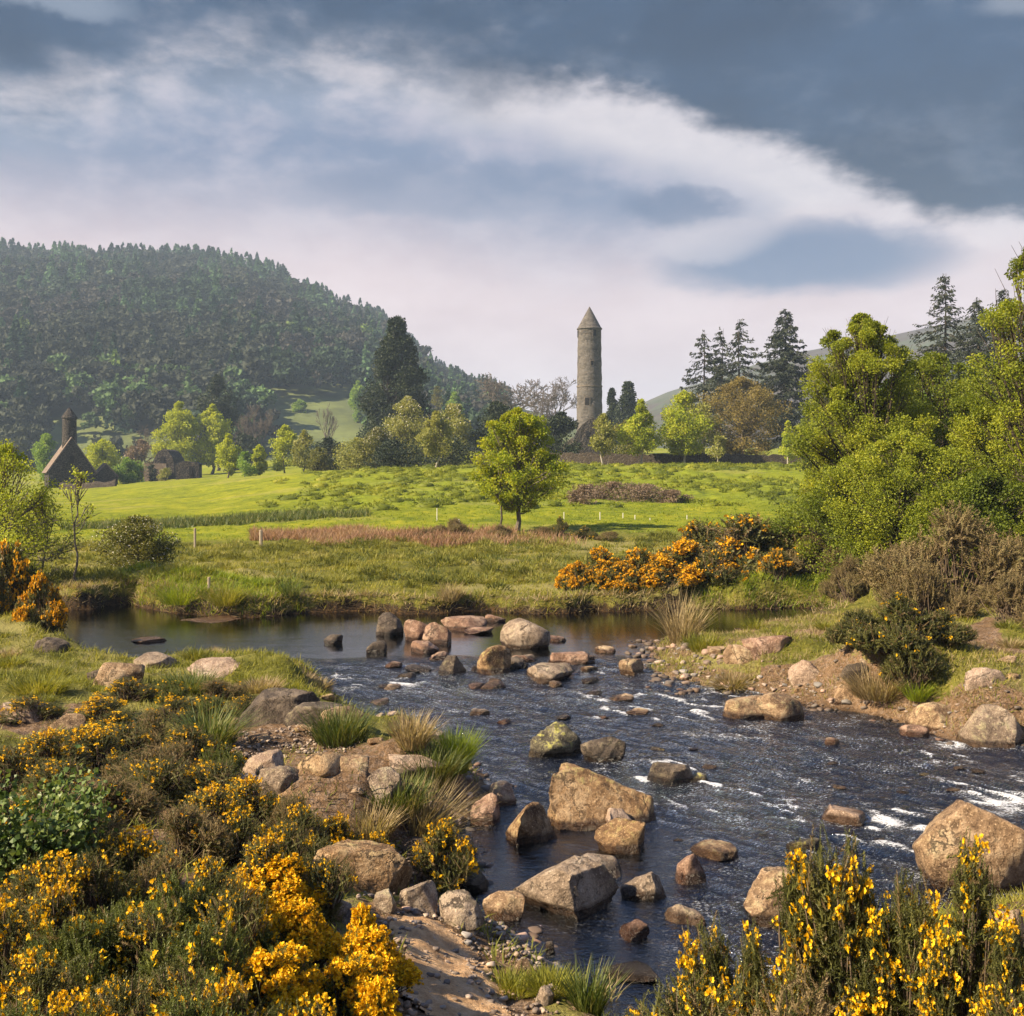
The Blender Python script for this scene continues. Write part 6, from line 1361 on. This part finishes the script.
for i, (k, px, top, D, w, lab) in enumerate([('spray', 848, 800, 4.6, 96, 'tall green gorse spray reaching highest in front of the rapids'), ('spray', 800, 866, 4.7, 72, 'gorse spray beside the tallest one, before the tan boulder'), ('spray', 903, 842, 4.4, 56, 'gorse spray with yellow tips before the massive boulder'), ('spray', 968, 856, 4.2, 74, 'gorse spray with thick yellow bloom before the massive boulder'),
        ('spray', 706, 896, 4.6, 70, 'dark gorse spray nearest the quiet water'), ('spray', 752, 940, 4.3, 84, 'gorse spray with small flowers before the tan boulder'), ('sparse', 694, 950, 4.2, 70, 'low flowering gorse closest to the dark flat stone'), ('withered', 735, 975, 3.9, 110, 'brownish gorse at the foot of the sprays'), ('withered', 800, 945, 4.0, 120, 'withered gorse stems between the sprays'), ('spray', 1002, 935, 3.9, 84, 'dark gorse spray in front of the pale flat boulder'),
        ('sparse', 1015, 965, 3.8, 90, 'gorse at the foot of the flowering spray'), ('sparse', 838, 985, 3.8, 90, 'low gorse with dead stalks before the pale flat boulder'), ('medium', 1015, 890, 4.4, 60, 'gorse sprig with yellow flowers beside the massive boulder')]):
    gorse(k, px, top, D, w, lab, i*1.1, i % 2, sp)
# bramble
def bramble():
    rng = np.random.default_rng(44); px = 28; D = solve_D(px, 812, .5); g = np.array([px2x(px, D), D, hz(px, D)]); root = empty('bramble_bush', tuple(g), 0, 'leafy bramble with small glossy leaves in the gorse thicket', 'bramble'); st = MB(); lf = MB()
    for k in range(46):
        a = rng.random()*6.28; e = np.array([math.cos(a)*.5*rng.random()**.5, math.sin(a)*.42*rng.random()**.5, rng.uniform(.25, .62)]); Bz = bez((e[0]*.3, e[1]*.3, 0), e, (0, 0, .3), rng, 9); st.add(*tube_geo(Bz, np.linspace(.007, .003, 9), 4), True)
        for p in Bz[3:]:
            m = 12; d = rng.normal(size=(m, 3))+[0, 0, .3]; lf.add(*inst(LEAF_V*[1.5, 1, 1], LEAF_T, frames(d, rng, rng.uniform(.02, .036, m)), p+rng.normal(0, .05, (m, 3))))
    st.build('stems', M['stem'], root); lf.build('leaves', M['bramble'], root)
bramble()

# ---------------------------------------------------------------- air
def haze():
    mb = MB(); mb.box(-2400, 2400, -2400, 2400, -8, HTOP); m, T, o = new_mat('haze')
    v = T.add('ShaderNodeVolumePrincipled', ins={'Color': (.58, .76, 1.0), 'Density': HAZE}); T.l.new(v.outputs[0], o.inputs['Volume'])
    tag(mb.build('haze', m), kind='stuff')
HAZE = .00031
HTOP = max(max((o.matrix_world @ Vector(c))[2] for c in o.bound_box) for o in bpy.data.objects if o.type == 'MESH' and o.parent is None)+6
haze()
